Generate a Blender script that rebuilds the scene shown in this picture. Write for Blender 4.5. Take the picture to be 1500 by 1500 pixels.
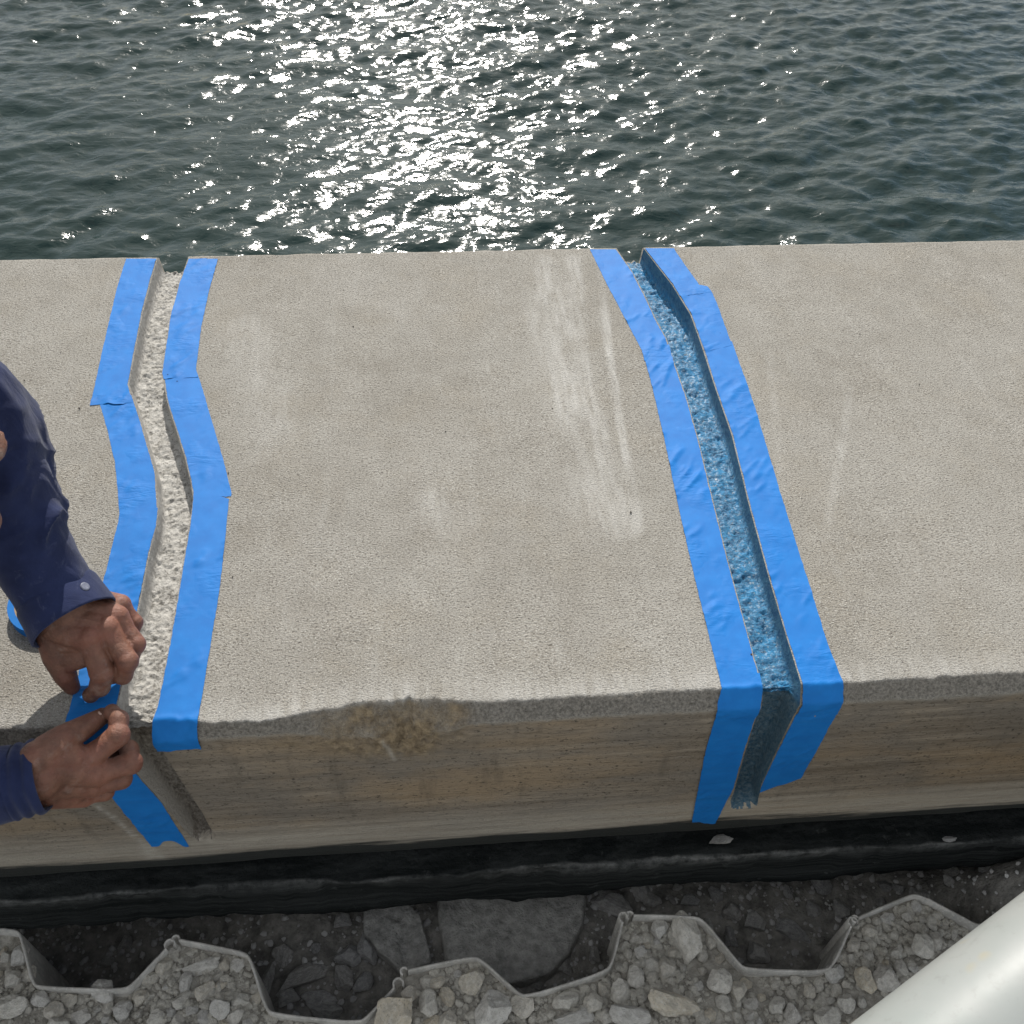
import bpy, bmesh, math, random
import numpy as np
from mathutils import Vector, Matrix
for o in list(bpy.data.objects): bpy.data.objects.remove(o)
SC = bpy.context.scene
COL = SC.collection
rnd = random.Random(7); rng = np.random.default_rng(7)
# ------------------------------------------------------------------ camera
F, TH, RO, PS, H = 1450., math.radians(48.4), math.radians(2.85), math.radians(6.9), .966
FH = np.array([math.sin(PS), math.cos(PS), 0]); RT = np.array([math.cos(PS), -math.sin(PS), 0]); ZZ = np.array([0, 0, 1.])
FW = math.cos(TH)*FH - math.sin(TH)*ZZ; UP = math.sin(TH)*FH + math.cos(TH)*ZZ
R2 = math.cos(RO)*RT + math.sin(RO)*UP; U2 = -math.sin(RO)*RT + math.cos(RO)*UP
CAM = np.array([0, 0, H])
cd = bpy.data.cameras.new('camera'); cam = bpy.data.objects.new('camera', cd); COL.objects.link(cam)
m = Matrix.Identity(4)
for i in range(3): m[i][0], m[i][1], m[i][2], m[i][3] = R2[i], U2[i], -FW[i], CAM[i]
cam.matrix_world = m
cd.sensor_width = 36; cd.lens = 36*F/1500; cd.clip_start = .02; cd.clip_end = 3000
cd.dof.use_dof = True; cd.dof.focus_distance = 1.4; cd.dof.aperture_fstop = 22
SC.camera = cam
# ------------------------------------------------------------------ light
SUN_EL, SUN_AZ = 38., -1.5           # degrees; azimuth from +Y towards -X
w = bpy.data.worlds.new('World'); SC.world = w; w.use_nodes = True
nt = w.node_tree; nt.nodes.clear()
sky = nt.nodes.new('ShaderNodeTexSky'); sky.sky_type = 'NISHITA'; sky.sun_disc = False
sky.sun_elevation = math.radians(SUN_EL); sky.sun_rotation = math.radians(-SUN_AZ)
sky.air_density = 1.0; sky.dust_density = 1.4; sky.ozone_density = 1.0; sky.altitude = 0
tc = nt.nodes.new('ShaderNodeTexCoord'); mp = nt.nodes.new('ShaderNodeMapping'); mp.inputs['Scale'].default_value = (1, 1, 2.2)
cn = nt.nodes.new('ShaderNodeTexNoise'); cn.inputs['Scale'].default_value = 2.3; cn.inputs['Detail'].default_value = 6; cn.inputs['Roughness'].default_value = .6
cr = nt.nodes.new('ShaderNodeValToRGB'); cr.color_ramp.elements[0].position = .37; cr.color_ramp.elements[1].position = .57
mx = nt.nodes.new('ShaderNodeMix'); mx.data_type = 'RGBA'; mx.inputs[7].default_value = (8.6, 8.8, 8.9, 1)
bg = nt.nodes.new('ShaderNodeBackground'); bg.inputs[1].default_value = .094
wo = nt.nodes.new('ShaderNodeOutputWorld'); L = nt.links.new
L(tc.outputs['Generated'], mp.inputs[0]); L(mp.outputs[0], cn.inputs['Vector']); L(cn.outputs[0], cr.inputs[0]); L(cr.outputs[0], mx.inputs[0])
L(sky.outputs[0], mx.inputs[6]); L(mx.outputs[2], bg.inputs[0]); L(bg.outputs[0], wo.inputs[0])
sl = bpy.data.lights.new('sun', 'SUN'); sl.energy = 4.1; sl.angle = math.radians(.53); sl.color = (1, .955, .89)
so = bpy.data.objects.new('sun', sl); COL.objects.link(so)
so.rotation_euler = (math.radians(-(90-SUN_EL)), 0, math.radians(SUN_AZ))
SC.view_settings.view_transform = 'Standard'; SC.view_settings.look = 'None'; SC.view_settings.exposure = .33; SC.view_settings.gamma = 1
# ------------------------------------------------------------------ geometry helpers
def ray(x, y): return FW + (x-750)/F*R2 - (y-750)/F*U2
def hz(x, y, z=0.):
    d = ray(x, y); return CAM + (z-H)/d[2]*d
def hy(x, y, Y):
    d = ray(x, y); return CAM + Y/d[1]*d
def obj(name, me, mat=None, parent=None, kind=None, label=None, cat=None, group=None):
    o = bpy.data.objects.new(name, me); COL.objects.link(o)
    if mat is not None and me is not None and not me.materials: me.materials.append(mat)
    if parent is not None: o.parent = parent
    return tag(o, kind, label, cat, group)
def tag(o, kind=None, label=None, cat=None, group=None):
    for k, v in (('kind', kind), ('label', label), ('category', cat), ('group', group)):
        if v: o[k] = v
    return o
def empty(name, loc, label, cat, group=None):
    o = bpy.data.objects.new(name, None); COL.objects.link(o); o.location = loc; o.empty_display_size = .05
    return tag(o, None, label, cat, group)
def mesh(name, v, f, smooth=True):
    me = bpy.data.meshes.new(name)
    v = np.asarray(v, dtype=np.float32)
    me.from_pydata([tuple(map(float, p)) for p in v] if len(v) < 2000 else v.tolist(), [], f if isinstance(f, list) else f.tolist())
    if smooth: me.polygons.foreach_set('use_smooth', np.ones(len(me.polygons), dtype=bool))
    me.update(); return me
def gridfaces(n, m, off=0):          # n rows, m cols
    i = np.arange(n-1)[:, None]*m; j = np.arange(m-1)[None, :]; a = (i+j+off).ravel()
    return np.stack([a, a+1, a+m+1, a+m], 1)
def fattr(me, name, arr):
    a = me.attributes.new(name, 'FLOAT', 'POINT'); a.data.foreach_set('value', np.asarray(arr, dtype=np.float32).ravel())
_lat = rng.random((64, 64, 64)).astype(np.float32)
def vn(x, y, z=0.):                  # value noise, -1..1
    x, y, z = np.broadcast_arrays(np.asarray(x, float), np.asarray(y, float), np.asarray(z, float))
    xi, yi, zi = np.floor(x).astype(int), np.floor(y).astype(int), np.floor(z).astype(int)
    fx, fy, fz = x-xi, y-yi, z-zi
    fx, fy, fz = [t*t*(3-2*t) for t in (fx, fy, fz)]
    def l(a, b, c): return _lat[(xi+a) & 63, (yi+b) & 63, (zi+c) & 63]
    r = 0
    for a in (0, 1):
        for b in (0, 1):
            for c in (0, 1):
                r = r + l(a, b, c)*(fx if a else 1-fx)*(fy if b else 1-fy)*(fz if c else 1-fz)
    return r*2-1
def fbm(x, y, z=0., o=4, g=.5):
    r = 0; a = 1; t = 0
    for k in range(o):
        r = r + a*vn(x*2**k+k*7.3, y*2**k+k*3.1, z*2**k+k*1.7); t += a; a *= g
    return r/t
def sstep(a, b, x):
    t = np.clip((np.asarray(x, float)-a)/(b-a), 0, 1); return t*t*(3-2*t)
# ------------------------------------------------------------------ materials
class NM:
    def __init__(s, name):
        s.m = bpy.data.materials.new(name); s.m.use_nodes = True; s.t = s.m.node_tree; s.t.nodes.clear()
        s.out = s.t.nodes.new('ShaderNodeOutputMaterial'); s.b = s.t.nodes.new('ShaderNodeBsdfPrincipled')
        s.t.links.new(s.b.outputs[0], s.out.inputs[0])
        tcn = s.t.nodes.new('ShaderNodeTexCoord'); s.co = tcn.outputs['Object']
    def sock(s, inp, v):
        if hasattr(v, 'is_linked'): s.t.links.new(v, inp)
        else:
            try: inp.default_value = v
            except Exception: inp.default_value = (v[0], v[1], v[2], 1)
    def set(s, **k):
        for a, v in k.items(): s.sock(s.b.inputs[a.replace('_', ' ')], v)
        return s
    def mapc(s, scale=(1, 1, 1), co=None, loc=(0, 0, 0), rot=(0, 0, 0)):
        n = s.t.nodes.new('ShaderNodeMapping'); n.inputs['Scale'].default_value = scale; n.inputs['Location'].default_value = loc; n.inputs['Rotation'].default_value = rot
        s.t.links.new(co or s.co, n.inputs[0]); return n.outputs[0]
    def noise(s, scale, detail=4, rough=.55, co=None, dist=0.):
        n = s.t.nodes.new('ShaderNodeTexNoise'); n.inputs['Scale'].default_value = scale; n.inputs['Detail'].default_value = detail
        n.inputs['Roughness'].default_value = rough; n.inputs['Distortion'].default_value = dist
        s.t.links.new(co or s.co, n.inputs['Vector']); return n.outputs[0]
    def vor(s, scale, feat='F1', co=None, rnds=1.):
        n = s.t.nodes.new('ShaderNodeTexVoronoi'); n.feature = feat; n.inputs['Scale'].default_value = scale; n.inputs['Randomness'].default_value = rnds
        s.t.links.new(co or s.co, n.inputs['Vector']); return n.outputs['Distance']
    def attr(s, name):
        n = s.t.nodes.new('ShaderNodeAttribute'); n.attribute_name = name; return n.outputs['Fac']
    def rand(s):
        n = s.t.nodes.new('ShaderNodeObjectInfo'); return n.outputs['Random']
    def ramp(s, fac, stops):
        n = s.t.nodes.new('ShaderNodeValToRGB'); e = n.color_ramp.elements
        while len(e) < len(stops): e.new(.5)
        for q, (p, c) in zip(e, stops):
            q.position = p; q.color = (c, c, c, 1) if isinstance(c, (int, float)) else (c[0], c[1], c[2], 1)
        s.t.links.new(fac, n.inputs[0]); return n.outputs[0]
    def mix(s, fac, a, b, mode='MIX'):
        n = s.t.nodes.new('ShaderNodeMix'); n.data_type = 'RGBA'; n.blend_type = mode
        s.sock(n.inputs[0], fac); s.sock(n.inputs[6], a); s.sock(n.inputs[7], b); return n.outputs[2]
    def math(s, op, a, b=0., c=0.):
        n = s.t.nodes.new('ShaderNodeMath'); n.operation = op
        s.sock(n.inputs[0], a); s.sock(n.inputs[1], b); s.sock(n.inputs[2], c); return n.outputs[0]
    def bump(s, h, dist, strength=1., nrm=None):
        n = s.t.nodes.new('ShaderNodeBump'); n.inputs['Distance'].default_value = dist; n.inputs['Strength'].default_value = strength
        s.t.links.new(h, n.inputs['Height'])
        if nrm is not None: s.t.links.new(nrm, n.inputs['Normal'])
        return n.outputs[0]

def concrete_mat():
    k = NM('weathered_concrete')
    big = k.noise(5, 5, .6); mid = k.noise(22, 5, .6)
    grain = k.noise(1, 3, .62, k.mapc((330, 440, 380)))
    grit = k.noise(1, 2, .5, k.mapc((620, 900, 800)))
    top = k.mix(k.ramp(big, [(.35, 0), (.68, 1)]), (.262, .242, .206), (.325, .307, .271))
    top = k.mix(k.ramp(mid, [(.38, 0), (.7, .55)]), top, (.37, .35, .31))
    top = k.mix(k.ramp(k.noise(9, 4, .6, k.mapc((1, 1, 1), None, (3, 5, 1))), [(.50, 0), (.72, .5)]), top, (.29, .258, .205))
    top = k.mix(k.ramp(grain, [(.33, .95), (.48, 0)]), top, (.125, .11, .09))
    top = k.mix(k.ramp(grit, [(.56, 0), (.70, .7)]), top, (.62, .60, .55))
    pits = k.vor(150); top = k.mix(k.math('MULTIPLY', k.ramp(pits, [(.10, 1), (.20, 0)]), k.ramp(k.noise(40, 2), [(.5, 0), (.6, .8)])), top, (.13, .115, .10))
    top = k.mix(k.math('MULTIPLY', k.attr('dust'), k.ramp(k.noise(1, 4, .6, k.mapc((110, 14, 50))), [(.32, .12), (.60, 1)])), top, (.60, .585, .55))
    top = k.mix(k.ramp(k.noise(1, 4, .65, k.mapc((60, 5, 20))), [(.56, 0), (.74, .16)]), top, (.48, .47, .435))
    # board-marked front face with horizontal streaks
    st = k.noise(1, 6, .68, k.mapc((3.2, 30, 70), None, (0, 0, 0), (0, .015, 0))); st2 = k.noise(1, 4, .7, k.mapc((26, 60, 380))); bl = k.noise(1, 5, .62, k.mapc((6, 6, 11)))
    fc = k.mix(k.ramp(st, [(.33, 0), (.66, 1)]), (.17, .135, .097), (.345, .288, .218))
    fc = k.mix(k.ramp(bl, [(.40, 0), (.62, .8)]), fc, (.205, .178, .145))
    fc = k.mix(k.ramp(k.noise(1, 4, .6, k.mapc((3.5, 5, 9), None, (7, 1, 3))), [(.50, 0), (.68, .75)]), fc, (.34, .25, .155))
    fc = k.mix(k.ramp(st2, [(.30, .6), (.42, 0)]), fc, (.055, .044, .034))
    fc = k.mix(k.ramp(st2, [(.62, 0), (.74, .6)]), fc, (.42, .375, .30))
    fc = k.mix(k.ramp(k.noise(1, 4, .7, k.mapc((170, 170, 240))), [(.32, .85), (.43, 0)]), fc, (.05, .042, .034))
    fc = k.mix(k.math('MULTIPLY', k.ramp(k.vor(62), [(.07, 1), (.15, 0)]), k.ramp(k.noise(17, 2), [(.50, 0), (.56, .9)])), fc, (.05, .042, .034))
    fc = k.mix(k.ramp(k.noise(1, 4, .65, k.mapc((28, 20, 5))), [(.57, 0), (.72, .45)]), fc, (.10, .082, .062))
    fc = k.mix(k.math('MULTIPLY', k.attr('pale'), k.ramp(st, [(.3, .35), (.6, 1)])), fc, (.42, .38, .315))
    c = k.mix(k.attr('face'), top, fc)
    c = k.mix(k.attr('cham'), c, k.mix(k.ramp(k.noise(300, 3, .6), [(.35, 0), (.65, 1)]), (.10, .09, .075), (.27, .243, .205)))  # chamfer band coloured darker to carry its shade
    br = k.mix(k.ramp(k.noise(90, 4, .65), [(.35, 0), (.65, 1)]), (.13, .095, .06), (.34, .26, .16))
    c = k.mix(k.math('MULTIPLY', k.attr('brown'), k.ramp(k.noise(35, 4, .6), [(.3, .3), (.6, 1)])), c, br)
    c = k.mix(k.attr('efflo'), c, (.50, .47, .41))
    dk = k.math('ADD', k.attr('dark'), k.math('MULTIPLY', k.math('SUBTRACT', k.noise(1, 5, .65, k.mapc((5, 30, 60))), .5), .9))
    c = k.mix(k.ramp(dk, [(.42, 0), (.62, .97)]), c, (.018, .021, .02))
    k.set(Base_Color=c, Roughness=.92)
    k.b.inputs['Specular IOR Level'].default_value = .25
    b1 = k.bump(grain, .0032, .9); fm = k.mix(k.attr('face'), grain, st2)
    b2 = k.bump(fm, .0048, .85); k.set(Normal=k.bump(grit, .0012, .8, b2)); return k.m
M = {}
M['concrete'] = concrete_mat()
def groove_mat():
    k = NM('cut_concrete')
    n = k.noise(210, 4, .65); n2 = k.noise(60, 4, .6)
    fl = k.mix(k.ramp(n, [(.35, 0), (.6, 1)]), (.20, .19, .17), (.47, .455, .42)); fl = k.mix(k.ramp(n2, [(.42, 0), (.62, .8)]), fl, (.52, .505, .47)); fl = k.mix(k.ramp(k.noise(320, 3, .6), [(.33, .8), (.42, 0)]), fl, (.12, .11, .095))
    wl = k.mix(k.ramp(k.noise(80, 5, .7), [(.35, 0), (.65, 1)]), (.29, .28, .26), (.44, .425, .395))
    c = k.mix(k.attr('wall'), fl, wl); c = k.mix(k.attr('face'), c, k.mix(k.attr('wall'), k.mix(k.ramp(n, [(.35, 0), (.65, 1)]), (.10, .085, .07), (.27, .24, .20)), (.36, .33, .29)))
    k.set(Base_Color=c, Roughness=.95, Normal=k.bump(n, .0035, 1.)); k.b.inputs['Specular IOR Level'].default_value = .2; return k.m
def primer_mat():
    k = NM('blue_primer')
    n = k.noise(1, 5, .68, k.mapc((170, 300, 240))); n2 = k.noise(45, 4, .6)
    c = k.mix(k.ramp(n, [(.34, 0), (.66, 1)]), (.006, .075, .18), (.045, .25, .45))
    c = k.mix(k.ramp(n2, [(.5, 0), (.7, .75)]), c, (.015, .24, .50))
    c = k.mix(k.ramp(k.noise(260, 3, .6), [(.58, 0), (.68, .75)]), c, (.33, .39, .41))
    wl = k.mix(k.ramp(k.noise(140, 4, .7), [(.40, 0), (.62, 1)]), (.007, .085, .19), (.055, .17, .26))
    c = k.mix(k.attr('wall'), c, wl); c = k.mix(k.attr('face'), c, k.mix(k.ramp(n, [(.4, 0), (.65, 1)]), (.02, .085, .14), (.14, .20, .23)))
    k.set(Base_Color=c, Roughness=k.ramp(n2, [(.35, .42), (.65, .75)]), Normal=k.bump(n, .0040, 1.)); k.b.inputs['Coat Weight'].default_value = .10; k.b.inputs['Coat Roughness'].default_value = .28; return k.m
def tape_mat():
    k = NM('blue_masking_tape')
    n = k.noise(38, 4, .6); cp = k.noise(1, 2, .5, k.mapc((1200, 1200, 1200)))
    c = k.mix(k.ramp(n, [(.35, 0), (.68, 1)]), (.003, .130, .42), (.005, .156, .475))
    wr = k.noise(1, 4, .55, k.mapc((40, 130, 60)), .8)
    msk = k.ramp(k.noise(16, 3, .5), [(.50, 0), (.66, 1)])
    h = k.math('ADD', k.math('MULTIPLY', wr, msk), k.math('MULTIPLY', cp, .06))
    k.set(Base_Color=c, Roughness=.6, Normal=k.bump(h, .0030, .5)); k.b.inputs['Specular IOR Level'].default_value = .22; return k.m
M['groove'] = groove_mat(); M['primer'] = primer_mat(); M['tape'] = tape_mat()
def water_mat():
    k = NM('sea_water')
    n = k.noise(1, 3, .5, k.mapc((16, 30, 20), None, (0, 0, 0), (0, 0, -.2)), .6); n2 = k.noise(1, 2, .5, k.mapc((55, 95, 60)))
    k.set(Base_Color=k.mix(k.noise(.6, 3), (.009, .022, .019), (.014, .031, .028)), Roughness=.13, IOR=1.333,
          Normal=k.bump(n2, .0012, .4, k.bump(n, .007, .7))); return k.m
M['water'] = water_mat()
def simple(name, a, b, scale, rough=.9, bdist=.002, bs=None, lo=.35, hi=.65, spec=.3):
    k = NM(name); n = k.noise(scale, 5, .62)
    k.set(Base_Color=k.mix(k.ramp(n, [(lo, 0), (hi, 1)]), a, b), Roughness=rough, Normal=k.bump(k.noise(bs or scale*2, 4, .6), bdist, .8))
    k.b.inputs['Specular IOR Level'].default_value = spec; return k.m
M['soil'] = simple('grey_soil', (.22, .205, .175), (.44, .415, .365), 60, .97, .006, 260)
M['trenchsoil'] = simple('dark_soil', (.11, .106, .097), (.27, .258, .235), 40, .95, .008, 120)  # trench floor soil, darker than the soil under the gravel
def wale_mat():
    k = NM('shade_black_beam'); st = k.noise(1, 5, .7, k.mapc((6, 40, 150))); n = k.noise(40, 5, .7)  # near-black colour stands for the shadow gap under the cap
    c = k.mix(k.ramp(st, [(.4, 0), (.7, 1)]), (.010, .012, .012), (.040, .043, .042)); c = k.mix(k.ramp(n, [(.62, 0), (.75, .5)]), c, (.12, .125, .12))
    c = k.mix(k.math('MULTIPLY', k.attr('dust'), k.ramp(k.noise(1, 4, .7, k.mapc((60, 60, 60))), [(.35, .2), (.6, 1)])), c, (.26, .26, .25))
    k.set(Base_Color=c, Roughness=1., Normal=k.bump(k.noise(120, 5, .7), .008, 1.)); k.b.inputs['Specular IOR Level'].default_value = .08; return k.m
M['wale'] = wale_mat()
def stone_mat(name, cols, dusty, q=1.):
    k = NM(name); r = k.rand(); n = k.noise(2.2*q, 5, .65)
    c = k.ramp(r, [(i/(len(cols)-1), z) for i, z in enumerate(cols)])
    c = k.mix(k.ramp(n, [(.36, .55), (.56, 0)]), c, tuple(x*.6 for x in cols[0]))
    c = k.mix(k.ramp(k.noise(4.5*q, 5, .7), [(.48, 0), (.66, .7)]), c, dusty)
    c = k.mix(k.ramp(k.noise(14*q, 3, .6), [(.33, .6), (.42, 0)]), c, tuple(x*.35 for x in cols[0]))
    k.set(Base_Color=c, Roughness=.95, Normal=k.bump(k.noise(6*q, 6, .75), .0045, 1.)); k.b.inputs['Specular IOR Level'].default_value = .2; return k.m
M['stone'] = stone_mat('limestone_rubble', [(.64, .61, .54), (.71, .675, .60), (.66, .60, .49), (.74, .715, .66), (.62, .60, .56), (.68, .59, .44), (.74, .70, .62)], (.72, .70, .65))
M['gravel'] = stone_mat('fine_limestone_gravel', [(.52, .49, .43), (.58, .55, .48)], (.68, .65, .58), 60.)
M['shadestone'] = stone_mat('trench_rubble', [(.30, .30, .296), (.40, .39, .38), (.34, .325, .30), (.44, .43, .41)], (.48, .47, .455))  # same limestone as the rubble, trench shade put into its colour
def vinyl_mat():
    k = NM('grey_vinyl'); n = k.noise(30, 5, .65); sc_ = k.noise(1, 4, .7, k.mapc((160, 160, 9)))
    c = k.mix(k.ramp(n, [(.4, 0), (.65, 1)]), (.32, .305, .275), (.50, .48, .44)); c = k.mix(k.ramp(sc_, [(.5, 0), (.68, .6)]), c, (.27, .27, .262))
    c = k.mix(k.ramp(k.noise(240, 3, .6), [(.55, 0), (.65, .7)]), c, (.50, .48, .44))
    k.set(Base_Color=c, Roughness=.7, Normal=k.bump(sc_, .001, .6)); return k.m
M['vinyl'] = vinyl_mat()
def pipe_mat():
    k = NM('white_plastic'); n = k.noise(9, 4, .6); v = k.vor(23)
    c = k.mix(k.ramp(n, [(.4, 0), (.68, .6)]), (.30, .312, .298), (.245, .275, .258))
    c = k.mix(k.math('MULTIPLY', k.ramp(v, [(.10, .8), (.22, 0)]), k.ramp(k.noise(11, 2), [(.48, 0), (.6, 1)])), c, (.34, .31, .22))
    c = k.mix(k.ramp(k.noise(60, 4, .7), [(.58, 0), (.74, .5)]), c, (.22, .22, .205))
    c = k.mix(k.ramp(k.noise(1, 3, .6, k.mapc((8, 8, 60), None, (1, 2, 3), (.4, .5, .2))), [(.62, 0), (.72, .4)]), c, (.25, .26, .24))
    k.set(Base_Color=c, Roughness=.38, Normal=k.bump(n, .002, .3)); return k.m
M['pipe'] = pipe_mat()
def skin_mat():
    k = NM('skin'); n = k.noise(70, 5, .6); n2 = k.noise(260, 4, .65)
    c = k.mix(k.ramp(n, [(.35, 0), (.65, 1)]), (.11, .047, .028), (.205, .095, .058))
    c = k.mix(k.ramp(k.noise(38, 3, .6), [(.5, 0), (.7, .6)]), c, (.175, .06, .038))
    c = k.mix(k.ramp(k.noise(45, 5, .7, k.mapc((1, 1, 1), None, (4, 2, 7))), [(.55, 0), (.75, .6)]), c, (.29, .22, .185))
    c = k.mix(k.math('MULTIPLY', k.attr('knuckle'), k.ramp(k.noise(90, 3, .6), [(.3, .35), (.65, .95)])), c, (.27, .10, .065))
    cr_ = k.vor(300, 'DISTANCE_TO_EDGE')
    h = k.math('ADD', k.math('MULTIPLY', k.ramp(cr_, [(0., 0.), (.10, 1)]), .10), n2)
    k.set(Base_Color=c, Roughness=.58, Normal=k.bump(h, .0016, .8))
    k.b.inputs['Subsurface Weight'].default_value = .12; k.b.inputs['Subsurface Radius'].default_value = (.006, .002, .001); k.b.inputs['Subsurface Scale'].default_value = .5
    return k.m
M['skin'] = skin_mat()
def cloth_mat(name, a, b, dust):
    k = NM(name); n = k.noise(25, 5, .6); wv = k.noise(1100, 2, .5)
    c = k.mix(k.ramp(n, [(.35, 0), (.65, 1)]), a, b)
    c = k.mix(k.math('MULTIPLY', k.ramp(k.noise(1, 5, .7, k.mapc((90, 30, 90)), .5), [(.58, 0), (.80, .28)]), k.attr('dust')), c, dust)
    fold = k.noise(1, 3, .5, k.mapc((28, 40, 22)), 1.)
    k.set(Base_Color=c, Roughness=.85, Normal=k.bump(wv, .0006, .5, k.bump(fold, .006, .35))); k.b.inputs['Sheen Weight'].default_value = .12
    k.b.inputs['Specular IOR Level'].default_value = .2; return k.m
M['navy'] = cloth_mat('navy_cotton', (.010, .016, .052), (.018, .027, .080), (.25, .27, .38))
M['trouser'] = cloth_mat('grey_work_trousers', (.07, .07, .075), (.10, .10, .105), (.3, .3, .3))
M['hair'] = simple('dark_hair', (.012, .009, .007), (.03, .022, .016), 200, .6, .002)
M['nail'] = simple('fingernail', (.42, .27, .21), (.50, .36, .29), 90, .35, .0003)
M['boot'] = simple('boot_leather', (.05, .035, .025), (.09, .065, .045), 60, .7, .002)
# ------------------------------------------------------------------ seawall cap
YB, YF, C0, ZBOT = 1.444, .555, .017, .345
L1 = YB - (YF+C0); LC = C0*math.sqrt(2); L2 = L1+LC
def s_of(px, py):                    # photograph point -> (x, s) on the unrolled cap surface
    p = hz(px, py)
    if p[1] >= YF+C0: return p[0], YB-p[1]
    d = ray(px, py); t = (YF+C0+H)/(d[1]-d[2]); q = CAM + t*d      # chamfer plane y - z = YF + C0
    if -C0 <= q[2] <= 0.0005: return q[0], L1 + (-q[2])*math.sqrt(2)
    q = hy(px, py, YF); return q[0], L2 + (-q[2]-C0)
_kx = np.cumsum(rng.exponential(.0040, 1200)+.0030)-1.2; _kv = np.clip(rng.standard_normal(1200), -.9, .9); _kw = rng.standard_normal(1200)
def chip(x): return np.exp(-((x+.060)/.078)**4)*(.75+.5*fbm(x*38, 2.2, o=3))
def edge(x):
    x = np.asarray(x, float)
    n = np.interp(x, _kx, _kv)*(.0013+.0022*chip(x)) + fbm(x*60, 0.3, o=4)*.0022 + fbm(x*12, 5.1, o=2)*.0022
    low = sstep(-.30, -.24, x)*(1-sstep(-.21, -.10, x))
    cy = C0 + n - .0075*low + .011*chip(x); cz = C0*(1+.15*fbm(x*20, 9.7, o=3)) + np.interp(x, _kx, _kw)*(.0004+.004*chip(x)) - .002*low + .030*chip(x)
    return np.maximum(cy, .004), np.maximum(cz, .006)
def prof(x, s):                      # point and outward normal on the cap surface
    x, s = np.broadcast_arrays(np.asarray(x, float), np.asarray(s, float))
    cy, cz = edge(x)
    u = np.clip(s/L1, 0, 1); yt = YB - u*(YB-(YF+cy)); 
    v = np.clip((s-L1)/LC, 0, 1); w_ = np.clip((s-L2)/(ZBOT-C0), 0, 1)
    y = np.where(s <= L1, yt, np.where(s <= L2, YF+cy*(1-v), YF)); z = np.where(s <= L1, 0, np.where(s <= L2, -cz*v, -(cz+w_*(ZBOT-cz))))
    z = z + np.where(s <= L1, .0012*fbm(x*9, s*9, 3.3, o=3), 0)*sstep(0, .02, s)*(1-sstep(L1-.03, L1, s))
    a = (math.pi/4)*(sstep(L1-.010, L1+.010, s) + sstep(L2-.010, L2+.010, s))
    n = np.stack([np.zeros_like(a), -np.sin(a), np.cos(a)], -1)
    cw = sstep(L1-.004, L1+.006, s)*(1-sstep(L2+.02, L2+.045, s))
    dsp = cw*(.0034*fbm(x*150, s*150, 1.1, o=3)*(.45+1.6*chip(x)) + .006*fbm(x*45, s*45, 6.1, o=3)*chip(x) - .004*chip(x)*sstep(L1, L2, s)) 
    dsp = dsp + sstep(L2, L2+.02, s)*.0012*fbm(x*6, s*60, 4.4, o=4)
    p = np.stack([x, y, z], -1) + n*dsp[..., None]
    return p, n
J1L = [(231,379),(221,413),(209,459),(197,520),(189,563),(197,587),(208,621),(220,664),(228,693),(232,747),(229,772),(219,812),(208,870),(201,904),(180,1000),(171,1040),(168,1058),(176,1082),(198,1129),(240,1178),(279,1226)]
J1R = [(275,379),(263,413),(249,467),(237,547),(244,587),(257,627),(271,672),(279,705),(283,730),(278,765),(268,823),(261,868),(246,955),(231,1030),(223,1056),(228,1082),(264,1141),(295,1188),(322,1238)]
J2L = [(904,365),(925,395),(944,431),(961,468),(977,497),(989,535),(1005,580),(1024,647),(1043,727),(1067,823),(1087,897),(1103,957),(1116,1003),(1117,1023),(1108,1050),(1092,1100),(1077,1153),(1066,1187)]
J2R = [(943,364),(984,417),(1011,460),(1027,505),(1045,561),(1072,639),(1095,733),(1127,850),(1153,937),(1172,997),(1172,1023),(1160,1053),(1137,1100),(1115,1150),(1108,1185)]
def rim(pxs):
    q = np.array([s_of(*p) for p in pxs]); q = q[np.argsort(q[:, 1])]
    return lambda s: np.interp(s, q[:, 1], q[:, 0])
RIMS = [(rim(J1L), rim(J1R), L2+(.284-C0)), (rim(J2L), rim(J2R), L2+(.292-C0))]
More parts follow.
